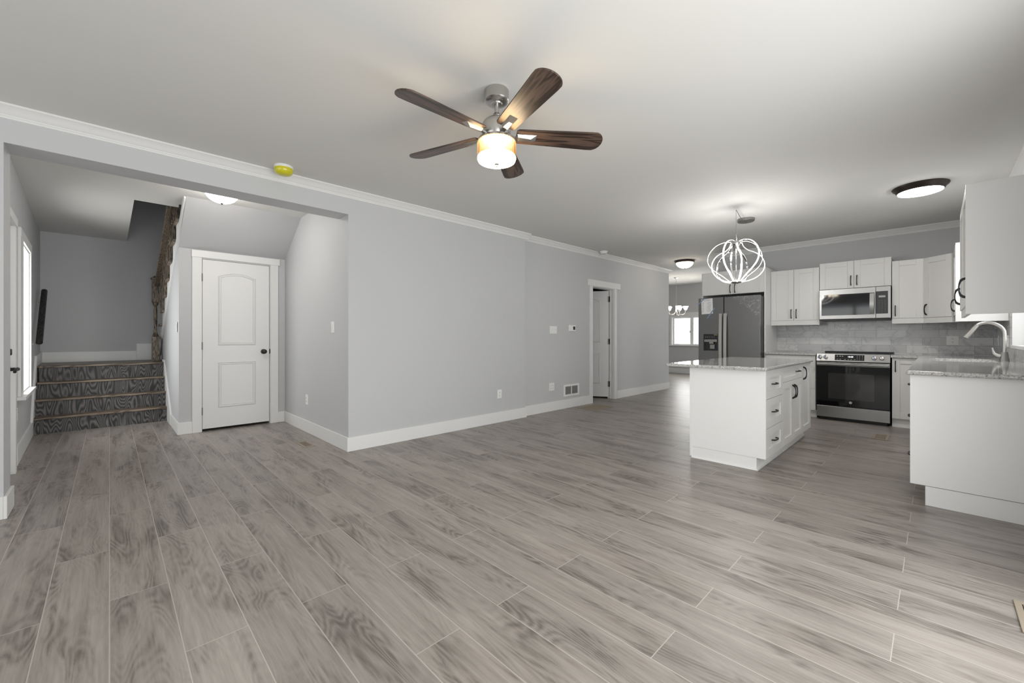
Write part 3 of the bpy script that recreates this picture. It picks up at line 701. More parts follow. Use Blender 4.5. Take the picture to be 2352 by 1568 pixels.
def detector(label, x, y, yellow):
    z = zc(y); t = thing('smoke_detector', label, 'smoke detector', (x, y, z-.07))
    if yellow:
        MB().lathe([(.072, 0), (.074, -.004), (.074, -.018), (.07, -.022)], (x, y, z), 32).build('base', M['plastic'], t, smooth=True)
        MB().lathe([(.072, -.018), (.072, -.036), (.066, -.055), (.052, -.068), (.028, -.074), (.001, -.075)], (x, y, z), 32).build('dust_cover', M['yellow'], t, smooth=True)
    else:
        MB().lathe([(.07, 0), (.07, -.012), (.062, -.018)], (x, y, z), 28).build('base', M['plastic'], t, smooth=True)
        MB().lathe([(.058, -.018), (.056, -.036), (.046, -.044), (.001, -.046)], (x, y, z), 28).build('cover', M['plastic'], t, smooth=True)
detector('smoke detector under a yellow plastic dust cover near the crown moulding', -3.865, 1.06, True)
detector('plain white smoke detector on the ceiling by the hall wall', -3.97, 6.06, False)

def bowl_light(label, x, y, z, r, glow, rimmat, h=.11):
    t = thing('flush_ceiling_light', label, 'ceiling light', (x, y, z-h-.03))
    MB().lathe([(r*.9, 0), (r, -.008), (r, -.03), (r*.92, -.042), (r*.86, -.044)], (x, y, z), 40).build('rim', rimmat, t, smooth=True)
    prof = [(r*.87*math.cos(k*PI/16), -.038-h*math.sin(k*PI/16)) for k in range(8)] + [(.002, -.038-h)]
    MB().lathe(prof, (x, y, z), 40).build('glass_bowl', glow, t, smooth=True)
    MB().lathe([(.012, -.036-h), (.012, -.044-h), (.006, -.05-h), (.001, -.056-h)], (x, y, z), 14).build('finial', M['bronze'], t, smooth=True)
    return t
bowl_light('bronze rimmed bowl ceiling light in the hall before the dining room', -3.38, 7.95, zc(7.95), .178, M['bowl_glow'], M['bronze'])
bowl_light('white bowl ceiling light in the stair alcove, partly behind the header', -4.95, .80, 2.6, .16, M['alcove_glow'], M['plastic'], .10)
t = thing('flush_ceiling_light', 'flat dark-rimmed round ceiling light over the sink side of the kitchen', 'ceiling light', (-.10, 5.66, zc(5.66)-.07))
x, y, z = -.105, 5.64, zc(5.64)
MB().lathe([(.2, 0), (.205, -.006), (.2, -.016), (.18, -.03), (.172, -.05), (.165, -.055)], (x, y, z), 48).build('rim', M['bronze'], t, smooth=True)
MB().lathe([(.166, -.05), (.16, -.06), (.11, -.068), (.002, -.072)], (x, y, z), 48).build('diffuser', M['flush_glow'], t, smooth=True)

# pendant over the island
px_, py_ = -1.56, 5.03; pz = zc(py_)
pd = thing('pendant_light', 'onion-shaped pendant of lit LED ribbons hanging over the island', 'pendant light', (px_, py_, 1.72))
cx_, cy_ = -1.645, 5.66
MB().lathe([(.094, 0), (.097, -.004), (.097, -.03), (.09, -.036), (.002, -.037)], (cx_, cy_, zc(cy_)), 32).build('canopy', M['nickel_dark'], pd, smooth=True)
MB().lathe([(.014, 0), (.014, -.006), (.004, -.01), (.004, -.03), (.007, -.034), (.001, -.04)], (px_, py_, pz), 12).build('ceiling_hook', M['plastic'], pd, smooth=True)
MB().tube([(px_, py_, pz-.035), (px_, py_, 2.28)], .0022, 6).build('suspension_cable', M['nickel_dark'], pd)
MB().tube([(px_, py_, pz-.037), (px_+(cx_-px_)*.4, py_+(cy_-py_)*.4, pz-.062), (px_+(cx_-px_)*.75, py_+(cy_-py_)*.75, pz-.058), (cx_, cy_, zc(cy_)-.036)], .0035, 6).build('power_cord', M['nickel_dark'], pd)
MB().cyl((px_, py_, 2.20), (px_, py_, 2.29), .008, seg=12).lathe([(.056, 2.205), (.058, 2.20), (.056, 2.165), (.02, 2.163)], (px_, py_, 0), 28).build('top_hub', M['chrome'], pd, smooth=True)
MB().cyl((px_, py_, 1.74), (px_, py_, 2.17), .006, seg=10).build('centre_rod', M['chrome'], pd, smooth=True)
MB().lathe([(.05, 1.762), (.06, 1.75), (.056, 1.742), (.03, 1.733), (.008, 1.728), (.008, 1.722), (.001, 1.716)], (px_, py_, 0), 28).build('bottom_hub', M['nickel'], pd, smooth=True)
Apts = [(.050, 2.192), (.12, 2.195), (.20, 2.165), (.262, 2.10), (.285, 2.02), (.262, 1.945), (.20, 1.88), (.135, 1.83), (.085, 1.785), (.052, 1.755)]
Bpts = [(.052, 2.175), (.07, 2.13), (.115, 2.085), (.175, 2.055), (.232, 2.01), (.265, 1.94), (.258, 1.865), (.205, 1.80), (.13, 1.765), (.052, 1.752)]
def catmull(P, k=5):
    out = []; Q = [P[0]] + P + [P[-1]]
    for i in range(1, len(Q)-2):
        for j in range(k):
            t_ = j/k; a, b, c, d = (Vector(q) for q in Q[i-1:i+3])
            out.append(.5*((2*b)+(c-a)*t_+(2*a-5*b+4*c-d)*t_*t_+(3*b-a-3*c+d)*t_**3))
    out.append(Vector(P[-1])); return out
caz = math.atan2(-py_, -px_)                       # towards the camera side
for i in range(10):
    prof = catmull(Apts if i % 2 == 0 else Bpts)
    az = caz + R((-25 if i % 2 == 0 else 11) + 72*(i//2))
    e = Vector((math.cos(az), math.sin(az), 0))
    path = [Vector((px_, py_, 0)) + e*q[0] + Vector((0, 0, q[1])) for q in prof]
    nr = []
    for j in range(len(prof)):
        tg = prof[min(j+1, len(prof)-1)] - prof[max(j-1, 0)]
        n2 = Vector((-tg[1], tg[0])); n2.normalize()
        nr.append(e*n2[0] + Vector((0, 0, n2[1])))
    s_ = MB().band(path, nr, .017, .005).build('ribbon_frame', M['chrome'], pd)
    MB().band([p + q*.005 for p, q in zip(path, nr)], nr, .0135, .004).build('led_strip', M['led'], s_)

def bulb_light(name, loc, watts, col, radius, parent):
    d = bpy.data.lights.new(name, 'POINT'); d.energy = watts; d.color = col; d.shadow_soft_size = radius
    o = bpy.data.objects.new(name, d); C.objects.link(o); o.parent = parent; o.location = Vector(loc) - Vector(parent.location)
bulb_light('pendant_glow', (px_, py_, 1.88), 21, (1, .98, .95), .10, pd)

# dining chandelier
hx, hy = -4.95, 11.1
ch = thing('chandelier', 'small brushed chandelier with upturned lit glass shades in the dining room', 'chandelier', (hx, hy, 1.70))
MB().lathe([(.065, 0), (.07, -.01), (.03, -.03), (.01, -.045)], (hx, hy, 2.765), 24).build('canopy', M['nickel'], ch, smooth=True)
mb = MB()
for i in range(26):
    z = 2.71-i*.025; a = PI/2*(i % 2)
    mb.tube([(hx+.008*math.cos(a)*math.cos(q), hy+.008*math.sin(a)*math.cos(q), z+.017*math.sin(q)) for q in [2*PI*k/8 for k in range(8)]], .002, 5, close=True)
mb.build('chain', M['nickel'], ch)
MB().lathe([(.008, 2.07), (.016, 2.05), (.012, 2.0), (.02, 1.95), (.014, 1.9), (.028, 1.84), (.034, 1.80), (.018, 1.765), (.022, 1.745), (.012, 1.725), (.001, 1.705)], (hx, hy, 0), 18).build('stem', M['nickel'], ch, smooth=True)
for i in range(5):
    a = R(20+72*i); e = Vector((math.cos(a), math.sin(a), 0)); o = Vector((hx, hy, 0))
    arm = MB().tube([o+e*q[0]+Vector((0, 0, q[1])) for q in catmull([(.02, 1.82), (.08, 1.76), (.16, 1.74), (.22, 1.78), (.235, 1.86)], 4)], .008, 8).build('arm', M['nickel'], ch, smooth=True)
    p = o+e*.235
    MB().lathe([(.012, 1.855), (.03, 1.865), (.026, 1.88)], p, 16).build('socket_cup', M['nickel'], arm, smooth=True)
    MB().lathe([(.024, 1.872), (.04, 1.89), (.052, 1.925), (.075, 1.965), (.071, 1.965), (.048, 1.925), (.036, 1.893), (.018, 1.88)], p, 20).build('glass_shade', M['shade_glow'], arm, smooth=True)
    MB().ball(p+Vector((0, 0, 1.945)), .026, 12).build('bulb', M['bulb'], arm, smooth=True)

# ------------------------------------------------------------------ cabinets
def shaker(fm, a0, b0, a1, b1, fr=.066, t=.02, rec=.010):
    g = .0018; a0 += g; b0 += g; a1 -= g; b1 -= g; mb = MB(fm)
    mb.box(a0, b0, 0, a0+fr, b1, t).box(a1-fr, b0, 0, a1, b1, t).box(a0+fr+.0012, b0, 0, a1-fr-.0012, b0+fr, t).box(a0+fr+.0012, b1-fr, 0, a1-fr-.0012, b1, t)
    mb.box(a0+fr, b0+fr, 0, a1-fr, b1-fr, t-rec)
    return mb
def slab(fm, a0, b0, a1, b1, t=.02):
    g = .0015; return MB(fm).box(a0+g, b0+g, 0, a1-g, b1-g, t)
PULL = [(-.072, 0), (-.068, .014), (-.056, .027), (-.03, .033), (0, .035), (.03, .033), (.056, .027), (.068, .014), (.072, 0), (.056, 0), (.050, .011), (.040, .020), (.02, .026), (0, .0275), (-.02, .026), (-.040, .020), (-.050, .011), (-.056, 0)]
def pull(fm, a, b, vertical, parent, t=.02, rec=0, s=1.0):
    c0 = t-rec; hw = .0048
    if vertical: pts = [(a-hw, b+p*s, c0+q) for p, q in PULL]; ext = (2*hw, 0, 0)
    else: pts = [(a+p*s, b-hw, c0+q) for p, q in PULL]; ext = (0, 2*hw, 0)
    return MB(fm).prism(pts, ext).build('handle', M['pull'], parent, bevel=.0015)
def cabinet(name, label, fm, wd, ht, depth, fronts, group, kick=None, rail=None, fr=.066):
    base = (fm @ Vector((wd/2, 0, -depth/2)))
    t = thing(name, label, 'cabinet', base, group)
    MB(fm).box(0, 0, -depth, wd, ht, -.0015).build('carcass', M['cab'], t)
    for f_ in fronts:
        kind, a0, b0, a1, b1 = f_[:5]; h = f_[5] if len(f_) > 5 else None
        if kind == 'slab': o = slab(fm, a0, b0, a1, b1).build('drawer_front', M['cab'], t, bevel=.0012)
        else: o = shaker(fm, a0, b0, a1, b1, f_[6] if len(f_) > 6 else fr).build('door' if kind == 'door' else 'drawer_front', M['cab'], t)
        if h: pull(fm, h[0], h[1], h[2], o, rec=.010 if kind == 'drawer' else 0)
    if kick: MB(fm).box(*kick).build('toe_kick', M['panel'], t)
    if rail: MB(fm).box(*rail).build('light_rail', M['cab'], t, bevel=.001)
    return t
XU, YN = (1, 0, 0), (0, -1, 0)
WG = 'white shaker wall cabinets'; BG = 'white shaker base cabinets'
FD = 7.37
t = cabinet('wall_cabinet', 'white two-door cabinet directly above the refrigerator', frame((-2.716, 7.10, 1.815), XU, YN), .911, .375, KY-7.12,
    [('door', 0, 0, .471, .375, (.437, .085, True)), ('door', .471, 0, .911, .375, (.505, .085, True))], WG)
t = thing('tall_side_panel', 'tall white panel standing between refrigerator and wall cabinets', 'panel', (-1.795, 7.4, 0))
box('panel_board', M['panel'], (-1.805, 7.08, 0, -1.785, KY-.002, 2.19), t)
cabinet('wall_cabinet', 'white two-door wall cabinet between refrigerator and microwave', frame((-1.783, FD, 1.38), XU, YN), .61, .763, KY-FD-.014,
    [('door', 0, 0, .30, .763, (.268, .10, True)), ('door', .30, 0, .61, .763, (.332, .10, True))], WG, rail=(0, -.07, -.02, .612, 0, .014))
cabinet('wall_cabinet', 'white two-door cabinet mounted above the microwave', frame((-1.168, FD-.01, 1.808), XU, YN), .764, .378, KY-FD-.005,
    [('door', 0, 0, .384, .378, (.352, .105, True)), ('door', .384, 0, .764, .378, (.416, .105, True))], WG)
cabinet('wall_cabinet', 'narrow white one-door wall cabinet right of the microwave', frame((-.399, FD, 1.375), XU, YN), .297, .75, KY-FD-.014,
    [('door', 0, 0, .297, .75, (.033, .10, True))], WG, rail=(0, -.068, -.02, .32, 0, .014))
# diagonal corner
cw = .345
fmc = frame((-.098, FD-.006, 1.375), (1, -1, 0), (-1, -1, 0))
t = thing('wall_cabinet', 'diagonal white corner wall cabinet beside the sink wall', 'cabinet', (.2, 7.4, 1.375), WG)
MB().prism([(-.096, FD, 1.375), (-.096, KY-.014, 1.375), (RX-.014, KY-.014, 1.375), (RX-.014, 7.13, 1.375), (.150, 7.13, 1.375)], (0, 0, .748)).build('carcass', M['cab'], t)
o = shaker(fmc, .005, 0, cw, .748).build('door', M['cab'], t); pull(fmc, .05, .10, True, o)
MB(fmc).box(.0, -.068, -.02, cw, 0, .012).build('light_rail', M['cab'], t)
# right wall, far
YU, XN = (0, -1, 0), (-1, 0, 0)
fmr = frame((.168, 7.12, 1.375), YU, XN)
t = cabinet('wall_cabinet', 'white wall cabinet on the sink wall beyond the window', fmr, .60, .755, RX-.168-.014, [('door', 0, 0, .60, .755, (.56, .10, True))], WG)
MB().box(.150, 6.498, 1.298, RX-.014, 6.518, 2.142).build('end_panel', M['panel'], t)
MB().box(.158, 6.518, 1.303, .178, 7.12, 1.375).build('light_rail', M['cab'], t)
# right wall, near
fmn = frame((.162, 5.06, 1.345), YU, XN)
t = cabinet('wall_cabinet', 'large white wall cabinet nearest the viewer at the right edge', fmn, .958, .797, RX-.162-.004,
    [('door', 0, 0, .479, .797, (.045, .12, True)), ('door', .479, 0, .958, .797, (.905, .12, True))], WG)
MB().box(.1395, 4.078, 1.283, RX-.002, 4.10, 2.144).build('end_panel', M['panel'], t, bevel=.0012)
MB().box(.150, 4.10, 1.288, .170, 5.06, 1.345).build('light_rail', M['cab'], t)

t = thing('tall_side_panel', 'tall white panel added on the dining side of the refrigerator to block light', 'panel', (-2.728, 7.44, 0))
box('panel_board', M['panel'], (-2.738, 7.12, 0, -2.718, KY-.002, 2.19), t)  # mostly hidden board, added to keep dining light out of the gap above
# base cabinets, back run
BF = 7.055
cabinet('base_cabinet', 'white drawer base cabinet between refrigerator panel and range', frame((-1.783, BF+.02, .11), XU, YN), .616, .76, KY-BF-.03,
    [('drawer', 0, .60, .616, .76, (.308, .68, False), .05), ('drawer', 0, .30, .616, .60, (.308, .45, False)), ('drawer', 0, 0, .616, .30, (.308, .15, False))], BG, kick=(0, -.11, -.08, .616, 0, -.06))
cabinet('base_cabinet', 'narrow white base cabinet right of the range', frame((-.383, BF+.02, .11), XU, YN), .283, .76, KY-BF-.03,
    [('door', 0, 0, .262, .76, (.033, .655, True), .07)], BG, kick=(0, -.11, -.04, .262, 0, -.02))
# base cabinets, sink run (fronts face the island)
def rununit(name, label, y1, y0, fronts, kick=True):
    return cabinet(name, label, frame((-.10, y1, .132), YU, XN), y1-y0, .741, RX-(-.10)-.004, fronts, BG, kick=(0, -.132, -.07, y1-y0, 0, -.052) if kick else None)
w_ = .60
t = rununit('base_cabinet', 'white drawer base cabinet with the big end panel at the right edge', 4.55, 3.95,
    [('drawer', 0, .56, w_, .741, (.3, .65, False), .05), ('drawer', 0, .285, w_, .56, (.3, .42, False)), ('drawer', 0, 0, w_, .285, (.3, .14, False))])
MB().box(-.122, 3.93, .132, RX-.004, 3.95, .873).build('end_panel', M['panel'], t, bevel=.0012)
MB().box(-.048, 3.936, 0, RX-.004, 3.95, .128).build('end_kick', M['panel'], t)
rununit('base_cabinet', 'white two-door base cabinet between drawers and sink cabinet', 5.50, 4.552, [('door', 0, 0, .474, .741, (.44, .64, True)), ('door', .474, 0, .948, .741, (.508, .64, True))])
rununit('base_cabinet', 'white two-door base cabinet under the sink', 6.45, 5.502, [('door', 0, 0, .474, .741, (.44, .64, True)), ('door', .474, 0, .948, .741, (.508, .64, True))])
rununit('base_cabinet', 'white filler base cabinet in the kitchen corner', 7.04, 6.452, [('slab', 0, 0, .588, .741)])

# island
fmi = lambda y: frame((-1.012, y, .105), (0, 1, 0), (1, 0, 0))
IG = 'white island cabinets'
t = cabinet('island_cabinet', 'island drawer cabinet with three drawers and plain end panel', fmi(3.95), .535, .745, .585,
    [('drawer', 0, .497, .535, .745, (.268, .615, False)), ('drawer', 0, .249, .535, .497, (.268, .373, False)), ('drawer', 0, 0, .535, .249, (.268, .125, False))], IG)
MB().box(-1.605, 3.93, .105, -.991, 3.95, .85).build('end_panel', M['panel'], t, bevel=.0012)
MB().box(-1.605, 3.936, 0, -1.062, 3.95, .1035).box(-1.075, 3.95, 0, -1.062, 4.485, .1035).build('toe_kick', M['panel'], t)
MB().prism([(-1.605, 3.936, 0), (-1.605, 3.922, 0), (-1.605, 3.924, .008), (-1.605, 3.93, .014), (-1.605, 3.936, .016)], (.557, 0, 0)).box(-1.062, 3.922, 0, -1.048, 4.485, .014).build('shoe_moulding', M['panel'], t)
MB().box(-1.622, 3.928, .014, -1.605, 4.485, .85).build('back_panel', M['panel'], t)
t = cabinet('island_cabinet', 'middle island cabinet with two doors under one drawer', fmi(4.487), .80, .745, .585,
    [('drawer', 0, .60, .80, .745, (.62, .675, False), .04), ('door', 0, 0, .40, .60, (.365, .485, True)), ('door', .40, 0, .80, .60, (.435, .485, True))], IG, kick=(0, -.105, -.063, .80, -.0015, -.05))
MB().box(-1.622, 4.487, .014, -1.605, 5.287, .85).build('back_panel', M['panel'], t)
MB().box(-1.062, 4.485, 0, -1.048, 5.287, .014).build('shoe_moulding', M['panel'], t)
t = cabinet('island_cabinet', 'far island cabinet with one tall door', fmi(5.289), .43, .745, .585, [('door', 0, 0, .43, .745, (.045, .64, True))], IG, kick=(0, -.105, -.063, .43, -.0015, -.05))
MB().box(-1.622, 5.289, .014, -1.605, 5.72, .85).build('back_panel', M['panel'], t)
MB().box(-1.062, 5.289, 0, -1.048, 5.72, .014).build('shoe_moulding', M['panel'], t)
def top(outline, z0, z1, hole=None):
    mb = MB(); bm = mb.bm
    if hole is None: mb.prism([(x, y, z0) for x, y in outline], (0, 0, z1-z0)); return mb
    return mb
rc = []
for cx0, cy0, a0 in ((-.993, 3.865, -90), (-.993, 5.68, 0), (-1.795, 5.68, 90), (-1.795, 3.865, 180)):
    for k in range(7): rc.append((cx0+.03*math.cos(R(a0+15*k)), cy0+.03*math.sin(R(a0+15*k))))
o = top(rc, .8505, .879).build('island_worktop', M['granite'], bevel=.012)
tag(o, 'speckled granite worktop overhanging the white island', 'worktop')
# back-left worktop, L-shaped worktop with a sink cut-out
o = MB().box(-1.784, 7.025, .8735, -1.158, KY-.013, .903).build('kitchen_worktop', M['granite'], bevel=.008)
tag(o, 'short granite worktop between refrigerator panel and range', 'worktop')
sx0, sx1, sy0, sy1 = -.02, .40, 5.66, 6.42
mb = MB()
for b in ((-.392, 7.025, RX-.013, KY-.013), (-.128, 6.42, RX-.013, 7.025), (-.128, 3.895, RX-.013, 5.66), (-.128, 5.66, -.02, 6.42), (.40, 5.66, RX-.013, 6.42)): mb.box(b[0], b[1], .8735, b[2], b[3], .903)
bmesh.ops.remove_doubles(mb.bm, verts=mb.bm.verts, dist=.0005)
o = mb.build('kitchen_worktop', M['granite'])
tag(o, 'L-shaped granite worktop holding the sink and faucet', 'worktop')
mb2 = MB().tube([(-.128, 3.895, .8882), (RX-.014, 3.895, .8882)], .0147, 14).tube([(-.128, 3.895, .8882), (-.128, 7.025, .8882)], .0147, 14).ball((-.128, 3.895, .8882), .0147, 14)
mb2.build('rounded_edge', M['granite'], o, smooth=True).location = -Vector(o.location)*0
# sink
sk = thing('kitchen_sink', 'undermount steel sink set in the granite below the window', 'sink', (.19, 6.04, .70))
mb = MB().box(sx0-.02, sy0-.02, .70, sx1+.02, sy1+.02, .705).box(sx0-.02, sy0-.02, .705, sx0-.001, sy1+.02, .872).box(sx1+.001, sy0-.02, .705, sx1+.02, sy1+.02, .872).box(sx0-.001, sy0-.02, .705, sx1+.001, sy0-.001, .872).box(sx0-.001, sy1+.001, .705, sx1+.001, sy1+.02, .872)
mb.build('basin', M['steel'], sk); MB().lathe([(.045, .706), (.045, .708), (.02, .7085), (.001, .7085)], (.19, 6.04, 0), 24).build('drain', M['nickel_dark'], sk, smooth=True)
# faucet
fc = thing('kitchen_faucet', 'tall brushed gooseneck faucet with pull-down spray beside the sink', 'faucet', (.452, 6.03, .903))
fx, fy = .452, 6.03
MB().lathe([(.034, .903), (.034, .908), (.029, .93), (.025, .97), (.023, .99)], (fx, fy, 0), 24).build('base', M['nickel_dark'], fc, smooth=True)
arc = [(fx, fy, .985), (fx, fy, 1.16)] + [(fx-.105+.105*math.cos(a), fy, 1.165+.105*math.sin(a)) for a in [PI*k/14 for k in range(1, 11)]]
MB().tube(arc, .0145, 16).build('gooseneck', M['nickel'], fc, smooth=True)
e0 = Vector(arc[-1]); e1 = Vector((fx-.245, fy, 1.125)); 
MB().tube([e0, e0+(e1-e0)*.12, e0+(e1-e0)*.6, e1], [.015, .0165, .019, .024], 18).build('spray_head', M['nickel'], fc, smooth=True)
MB().tube([(fx-.005, fy, .955), (fx-.04, fy, .957), (fx-.062, fy, .975), (fx-.072, fy, 1.01), (fx-.074, fy, 1.03)], [.017, .014, .010, .008, .007], 12).build('lever', M['nickel'], fc, smooth=True)
# backsplash
o = MB().box(-1.784, KY-.012, .903, RX-.012, KY, 1.42).box(-1.17, KY-.012, .85, -.39, KY, .903).build('backsplash', M['tile'])
tag(o, 'grey veined marble subway tile backsplash behind the range', 'backsplash', kind='structure')
o = MB().box(RX-.012, 4.1, .903, RX, KY-.012, 1.02).box(RX-.012, 6.42, 1.02, RX, KY-.012, 1.42).box(RX-.012, 4.1, 1.02, RX, 5.12, 1.4).build('backsplash', M['tile'])
tag(o, 'grey veined marble tile backsplash on the sink wall', 'backsplash', kind='structure')

# ------------------------------------------------------------------ refrigerator
fr = thing('refrigerator', 'dark stainless side-by-side refrigerator with door dispenser', 'refrigerator', (-2.255, 7.3, 0))
FY0 = 6.895
MB().box(-2.70, FY0+.075, .03, -1.81, KY-.03, 1.745).box(-2.66, FY0+.08, 0, -1.86, KY-.1, .03).build('body', M['plastic_dark'], fr)
def fdoor(x0, x1, hole=None):
    mb = MB()
    if hole:
        a0, z0, a1, z1 = hole
        mb.box(x0, FY0, .08, x1, FY0+.07, z0).box(x0, FY0, z1, x1, FY0+.07, 1.76).box(x0, FY0, z0, a0, FY0+.07, z1).box(a1, FY0, z0, x1, FY0+.07, z1).box(a0, FY0+.06, z0, a1, FY0+.07, z1)
        bmesh.ops.remove_doubles(mb.bm, verts=mb.bm.verts, dist=.0005)
    else: mb.box(x0, FY0, .08, x1, FY0+.07, 1.76)
    return mb
hz0, hz1, ha0, ha1 = .915, 1.18, -2.625, -2.405
dl = fdoor(-2.704, -2.322, (ha0, hz0, ha1, hz1)).build('freezer_door', M['steel_dark'], fr)
dr = fdoor(-2.312, -1.812).build('fridge_door', M['steel_dark'], fr, bevel=.004)
for x, d_ in ((-2.352, dl), (-2.285, dr)):
    P = [(x, FY0-.03-.014*math.sin(PI*k/14), .55+(1.50-.55)*k/14) for k in range(15)]
    MB().band(P, [(0, -1, 0)]*15, .043, .012).box(x-.014, FY0-.034, .555, x+.014, FY0, .585).box(x-.014, FY0-.034, 1.465, x+.014, FY0, 1.495).build('handle', M['nickel'], d_, smooth=True)
dp = MB().box(ha0+.001, FY0+.05, hz0, ha1-.001, FY0+.06, hz1).box(ha0+.001, FY0-.002, hz1-.085, ha1-.001, FY0+.05, hz1-.001).box(ha0+.001, FY0-.002, hz0+.001, ha1-.001, FY0+.05, hz0+.012).build('water_dispenser', M['glass_black'], dl)
MB().box(ha0+.012, FY0-.003, hz1-.125, ha1-.012, FY0+.045, hz1-.087).build('dispenser_spout_bar', M['nickel_dark'], dp)
MB().box(-2.535, FY0+.0, hz1-.155, -2.475, FY0+.03, hz1-.127).build('ice_chute', M['steel'], dp)
MB().box(-2.535, FY0+.03, hz0+.03, -2.465, FY0+.036, hz0+.095).build('paddle', M['nickel_dark'], dp)
mb = MB()
for i in range(6): mb.box(ha0+.03+i*.026, FY0-.0026, hz1-.05, ha0+.042+i*.026, FY0-.002, hz1-.046)
mb.build('button_marks', M['mark'], dp)
MB().box(ha1-.06, FY0-.0026, hz1-.016, ha1-.008, FY0-.002, hz1-.009).build('energy_tag', mat('yellow_tag', (.6, .58, .2), .6), dp)
mb = MB(); X1 = -1.816
g = [[mb.v((X1-.36*(i/12), FY0-.003-.004*random.random()-.003*(j % 2), 1.757-.30*(j/10))) for i in range(13)] for j in range(11)]
for j in range(10):
    for i in range(12):
        if i/12+j/10 < .98 or i < 2: mb.f([g[j][i], g[j][i+1], g[j+1][i+1], g[j+1][i]])
mb.build('protective_film', M['film'], dr)
o = MB().hexa([(-2.652, FY0-.004, 1.50), (-2.478, FY0-.004, 1.508), (-2.478, FY0-.002, 1.508), (-2.652, FY0-.002, 1.50)], [(-2.660, FY0-.004, 1.742), (-2.485, FY0-.004, 1.75), (-2.485, FY0-.002, 1.75), (-2.660, FY0-.002, 1.742)]).build('paper_sheet', M['paper'])
tag(o, 'white printed form taped to the left refrigerator door', 'paper')
def strip(p, q, label):
    a, b = Vector((p[0], FY0-.0055, p[1])), Vector((q[0], FY0-.0055, q[1])); d = (b-a).normalized(); s_ = Vector((-d.z, 0, d.x))*.009
    o = MB().prism([a-s_, b-s_, b+s_, a+s_], (0, .001, 0)).build('tape_strip', M['blue_tape']); tag(o, label, 'tape', 'blue tape strips on the refrigerator')
strip((-2.70, 1.665), (-2.61, 1.755), 'blue tape strip at the top left corner of the refrigerator form')
strip((-2.565, 1.435), (-2.45, 1.595), 'blue tape strip across the lower right corner of the refrigerator form')

# ------------------------------------------------------------------ microwave
mw = thing('microwave', 'stainless over-the-range microwave with dark glass door', 'microwave', (-.783, 7.5, 1.37)); MY = 7.285
MB().box(-1.163, MY+.04, 1.365, -.405, KY-.014, 1.80).build('body', M['plastic_dark'], mw)
x0, x1 = -1.161, -.556
d = MB().box(x0, MY, 1.385, x1, MY+.038, 1.435).box(x0, MY, 1.725, x1, MY+.038, 1.798).box(x0, MY, 1.435, x0+.025, MY+.038, 1.725).box(x1-.012, MY, 1.435, x1, MY+.038, 1.725).build('door', M['steel'], mw, bevel=.001)
MB().box(x0+.025, MY+.006, 1.435, x1-.012, MY+.03, 1.725).build('door_glass', M['glass_black'], d)
P = [(x1-.035, MY-.012-.022*math.sin(PI*k/12), 1.45+.265*k/12) for k in range(13)]
MB().band(P, [(0, -1, 0)]*13, .044, .008).box(x1-.05, MY-.012, 1.45, x1-.02, MY, 1.465).box(x1-.05, MY-.012, 1.70, x1-.02, MY, 1.715).build('handle', M['steel'], d, smooth=True)
cp = MB().box(-.552, MY, 1.385, -.407, MY+.038, 1.798).build('control_panel', M['steel'], mw, bevel=.001)
MB().box(-.5515, MY-.0015, 1.441, -.433, MY, 1.737).build('keypad', M['plastic_dark'], cp)
MB().box(-.525, MY-.0025, 1.655, -.458, MY-.0015, 1.68).build('display', M['grey_screen'], cp)
mb = MB()
for r_ in range(8):
    for c_ in range(3): mb.box(-.528+c_*.03, MY-.0022, 1.46+r_*.0215, -.512+c_*.03, MY-.0015, 1.465+r_*.0215)
mb.build('key_marks', mat('dim_key_marking', (.13, .13, .13), .6), cp)
MB().box(-1.15, MY+.02, 1.36, -.42, MY+.3, 1.366).build('underside_grille', M['black'], mw)

# ------------------------------------------------------------------ range
rg = thing('kitchen_range', 'stainless slide-in electric range with black glass oven door', 'range', (-.775, 7.35, 0)); RY = 7.02
rx0, rx1 = -1.152, -.397
MB().box(rx0+.003, RY+.04, .03, rx1-.003, KY-.014, .885).box(rx0+.03, RY+.06, 0, rx1-.03, KY-.1, .03).build('body', M['black'], rg)
MB().box(rx0-.004, RY+.03, .885, rx1+.004, KY-.014, .908).build('cooktop', M['glass_black'], rg, bevel=.003)
MB().box(rx0, KY-.075, .908, rx1, KY-.018, .925).build('rear_vent_trim', M['black'], rg, bevel=.003)
cpn = MB().hexa([(rx0, RY-.012, .805), (rx1, RY-.012, .805), (rx1, RY+.04, .805), (rx0, RY+.04, .805)], [(rx0, RY+.012, .907), (rx1, RY+.012, .907), (rx1, RY+.04, .907), (rx0, RY+.04, .907)]).build('control_panel', M['steel'], rg, bevel=.003)
tilt = math.atan2(.024, .102)
def cpf(x, z): # frame on the tilted panel
    y = RY-.012+.024*(z-.805)/.102
    return Matrix.Translation((x, y, z)) @ Matrix.Rotation(PI/2-tilt, 4, 'X')
MB(cpf(-.78, .858)).box(-.17, -.038, -.002, .135, .038, .0015).build('display_panel', M['glass_black'], cpn)
text_on('10:58', .026, cpf(-.786, .868) @ Matrix.Translation((0, 0, .002)), M['lit_digit'], 'clock_digits', cpn)
mb = MB(cpf(-.78, .858))
for a in (-.15, -.12, -.095): mb.box(a, .012, .0015, a+.014, .016, .002).box(a, .022, .0015, a+.012, .025, .002)
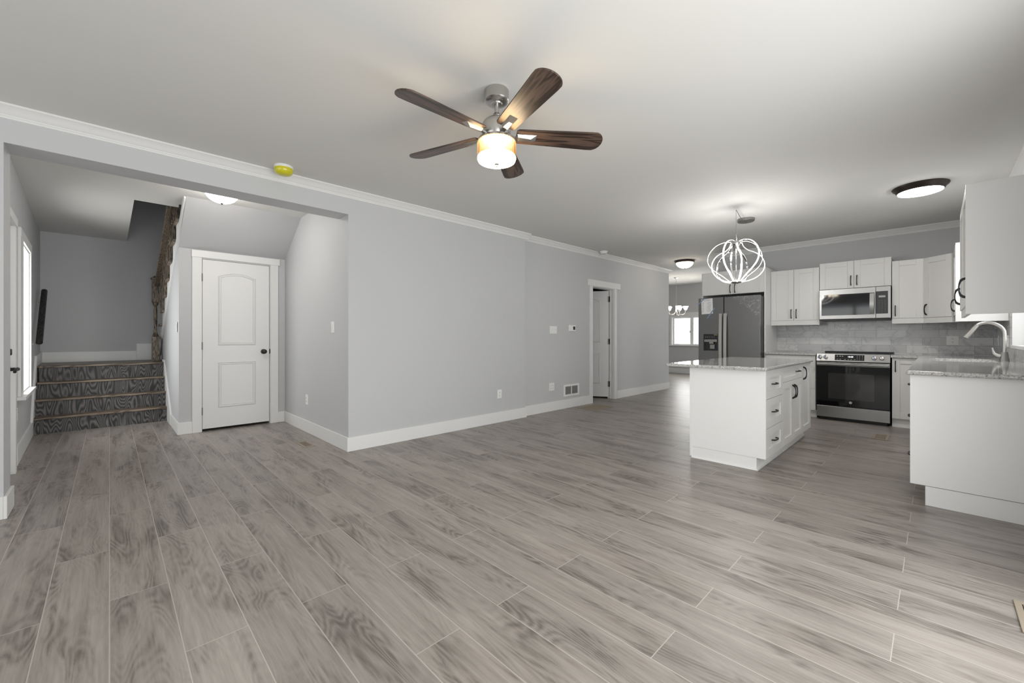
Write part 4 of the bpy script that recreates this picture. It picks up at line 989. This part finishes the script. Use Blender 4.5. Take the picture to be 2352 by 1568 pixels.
for a in (-.15, -.12, -.07, -.035, -.005, .03): mb.box(a, -.026, .0015, a+.018, -.022, .002)
for a in (.06, .085, .112):
    for b in (-.026, -.008, .01, .024): mb.box(a, b, .0015, a+.006, b+.004, .002)
mb.build('touch_key_marks', M['mark'], cpn)
for x, tape in ((-1.112, 1), (-1.050, 1), (-.548, 1), (-.474, 0)):
    kf = cpf(x, .858); kb = MB(kf).lathe([(.026, 0), (.026, .006), (.023, .008), (.022, .022), (.018, .025), (.001, .025)], seg=24).build('knob', M['knob_face'], cpn, smooth=True)
    MB(kf).box(-.004, -.02, .02, .004, .02, .032).build('knob_grip', M['steel'], kb)
    if tape: MB(kf).box(-.007, -.025, .0325, .007, .025, .0335).build('protective_tape', M['blue_tape'], kb)
od = MB().box(rx0+.002, RY, .205, rx1-.002, RY+.038, .745).build('oven_door', M['glass_black'], rg, bevel=.003)
MB().box(rx0+.13, RY-.001, .30, rx1-.15, RY, .645).build('oven_window', M['oven_pane'], od)
MB().box(rx0+.002, RY-.004, .742, rx1-.002, RY+.036, .792).build('door_top_rail', M['steel'], od, bevel=.003)
MB().tube([(rx0+.012, RY-.045, .765), (rx1-.012, RY-.045, .765)], .013, 12).box(rx0+.01, RY-.045, .752, rx0+.035, RY, .778).box(rx1-.035, RY-.045, .752, rx1-.01, RY, .778).build('handle', M['steel'], od, smooth=True)
for a, b in ((.12, .15), (.20, .245), (.255, .30), (.37, .42), (.43, .48), (.54, .58)): MB().box(rx0+a, RY-.0046, .7835, rx0+b, RY-.004, .787).build('vent_slot', M['slot'], od)
lg = MB(frame((-.785, RY-.001, .262), XU, YN))
lg.prism([(.016*math.cos(2*PI*k/24), .016*math.sin(2*PI*k/24), 0) for k in range(24)], (0, 0, .001))
lo = lg.build('round_badge', M['mark'], od)
text_on('GE', .016, frame((-.785, RY-.0022, .262), XU, YN), M['slot'], 'badge_letters', lo, .0003)
MB().box(rx0+.002, RY+.004, .045, rx1-.002, RY+.038, .195).build('storage_drawer', M['steel'], rg, bevel=.003)
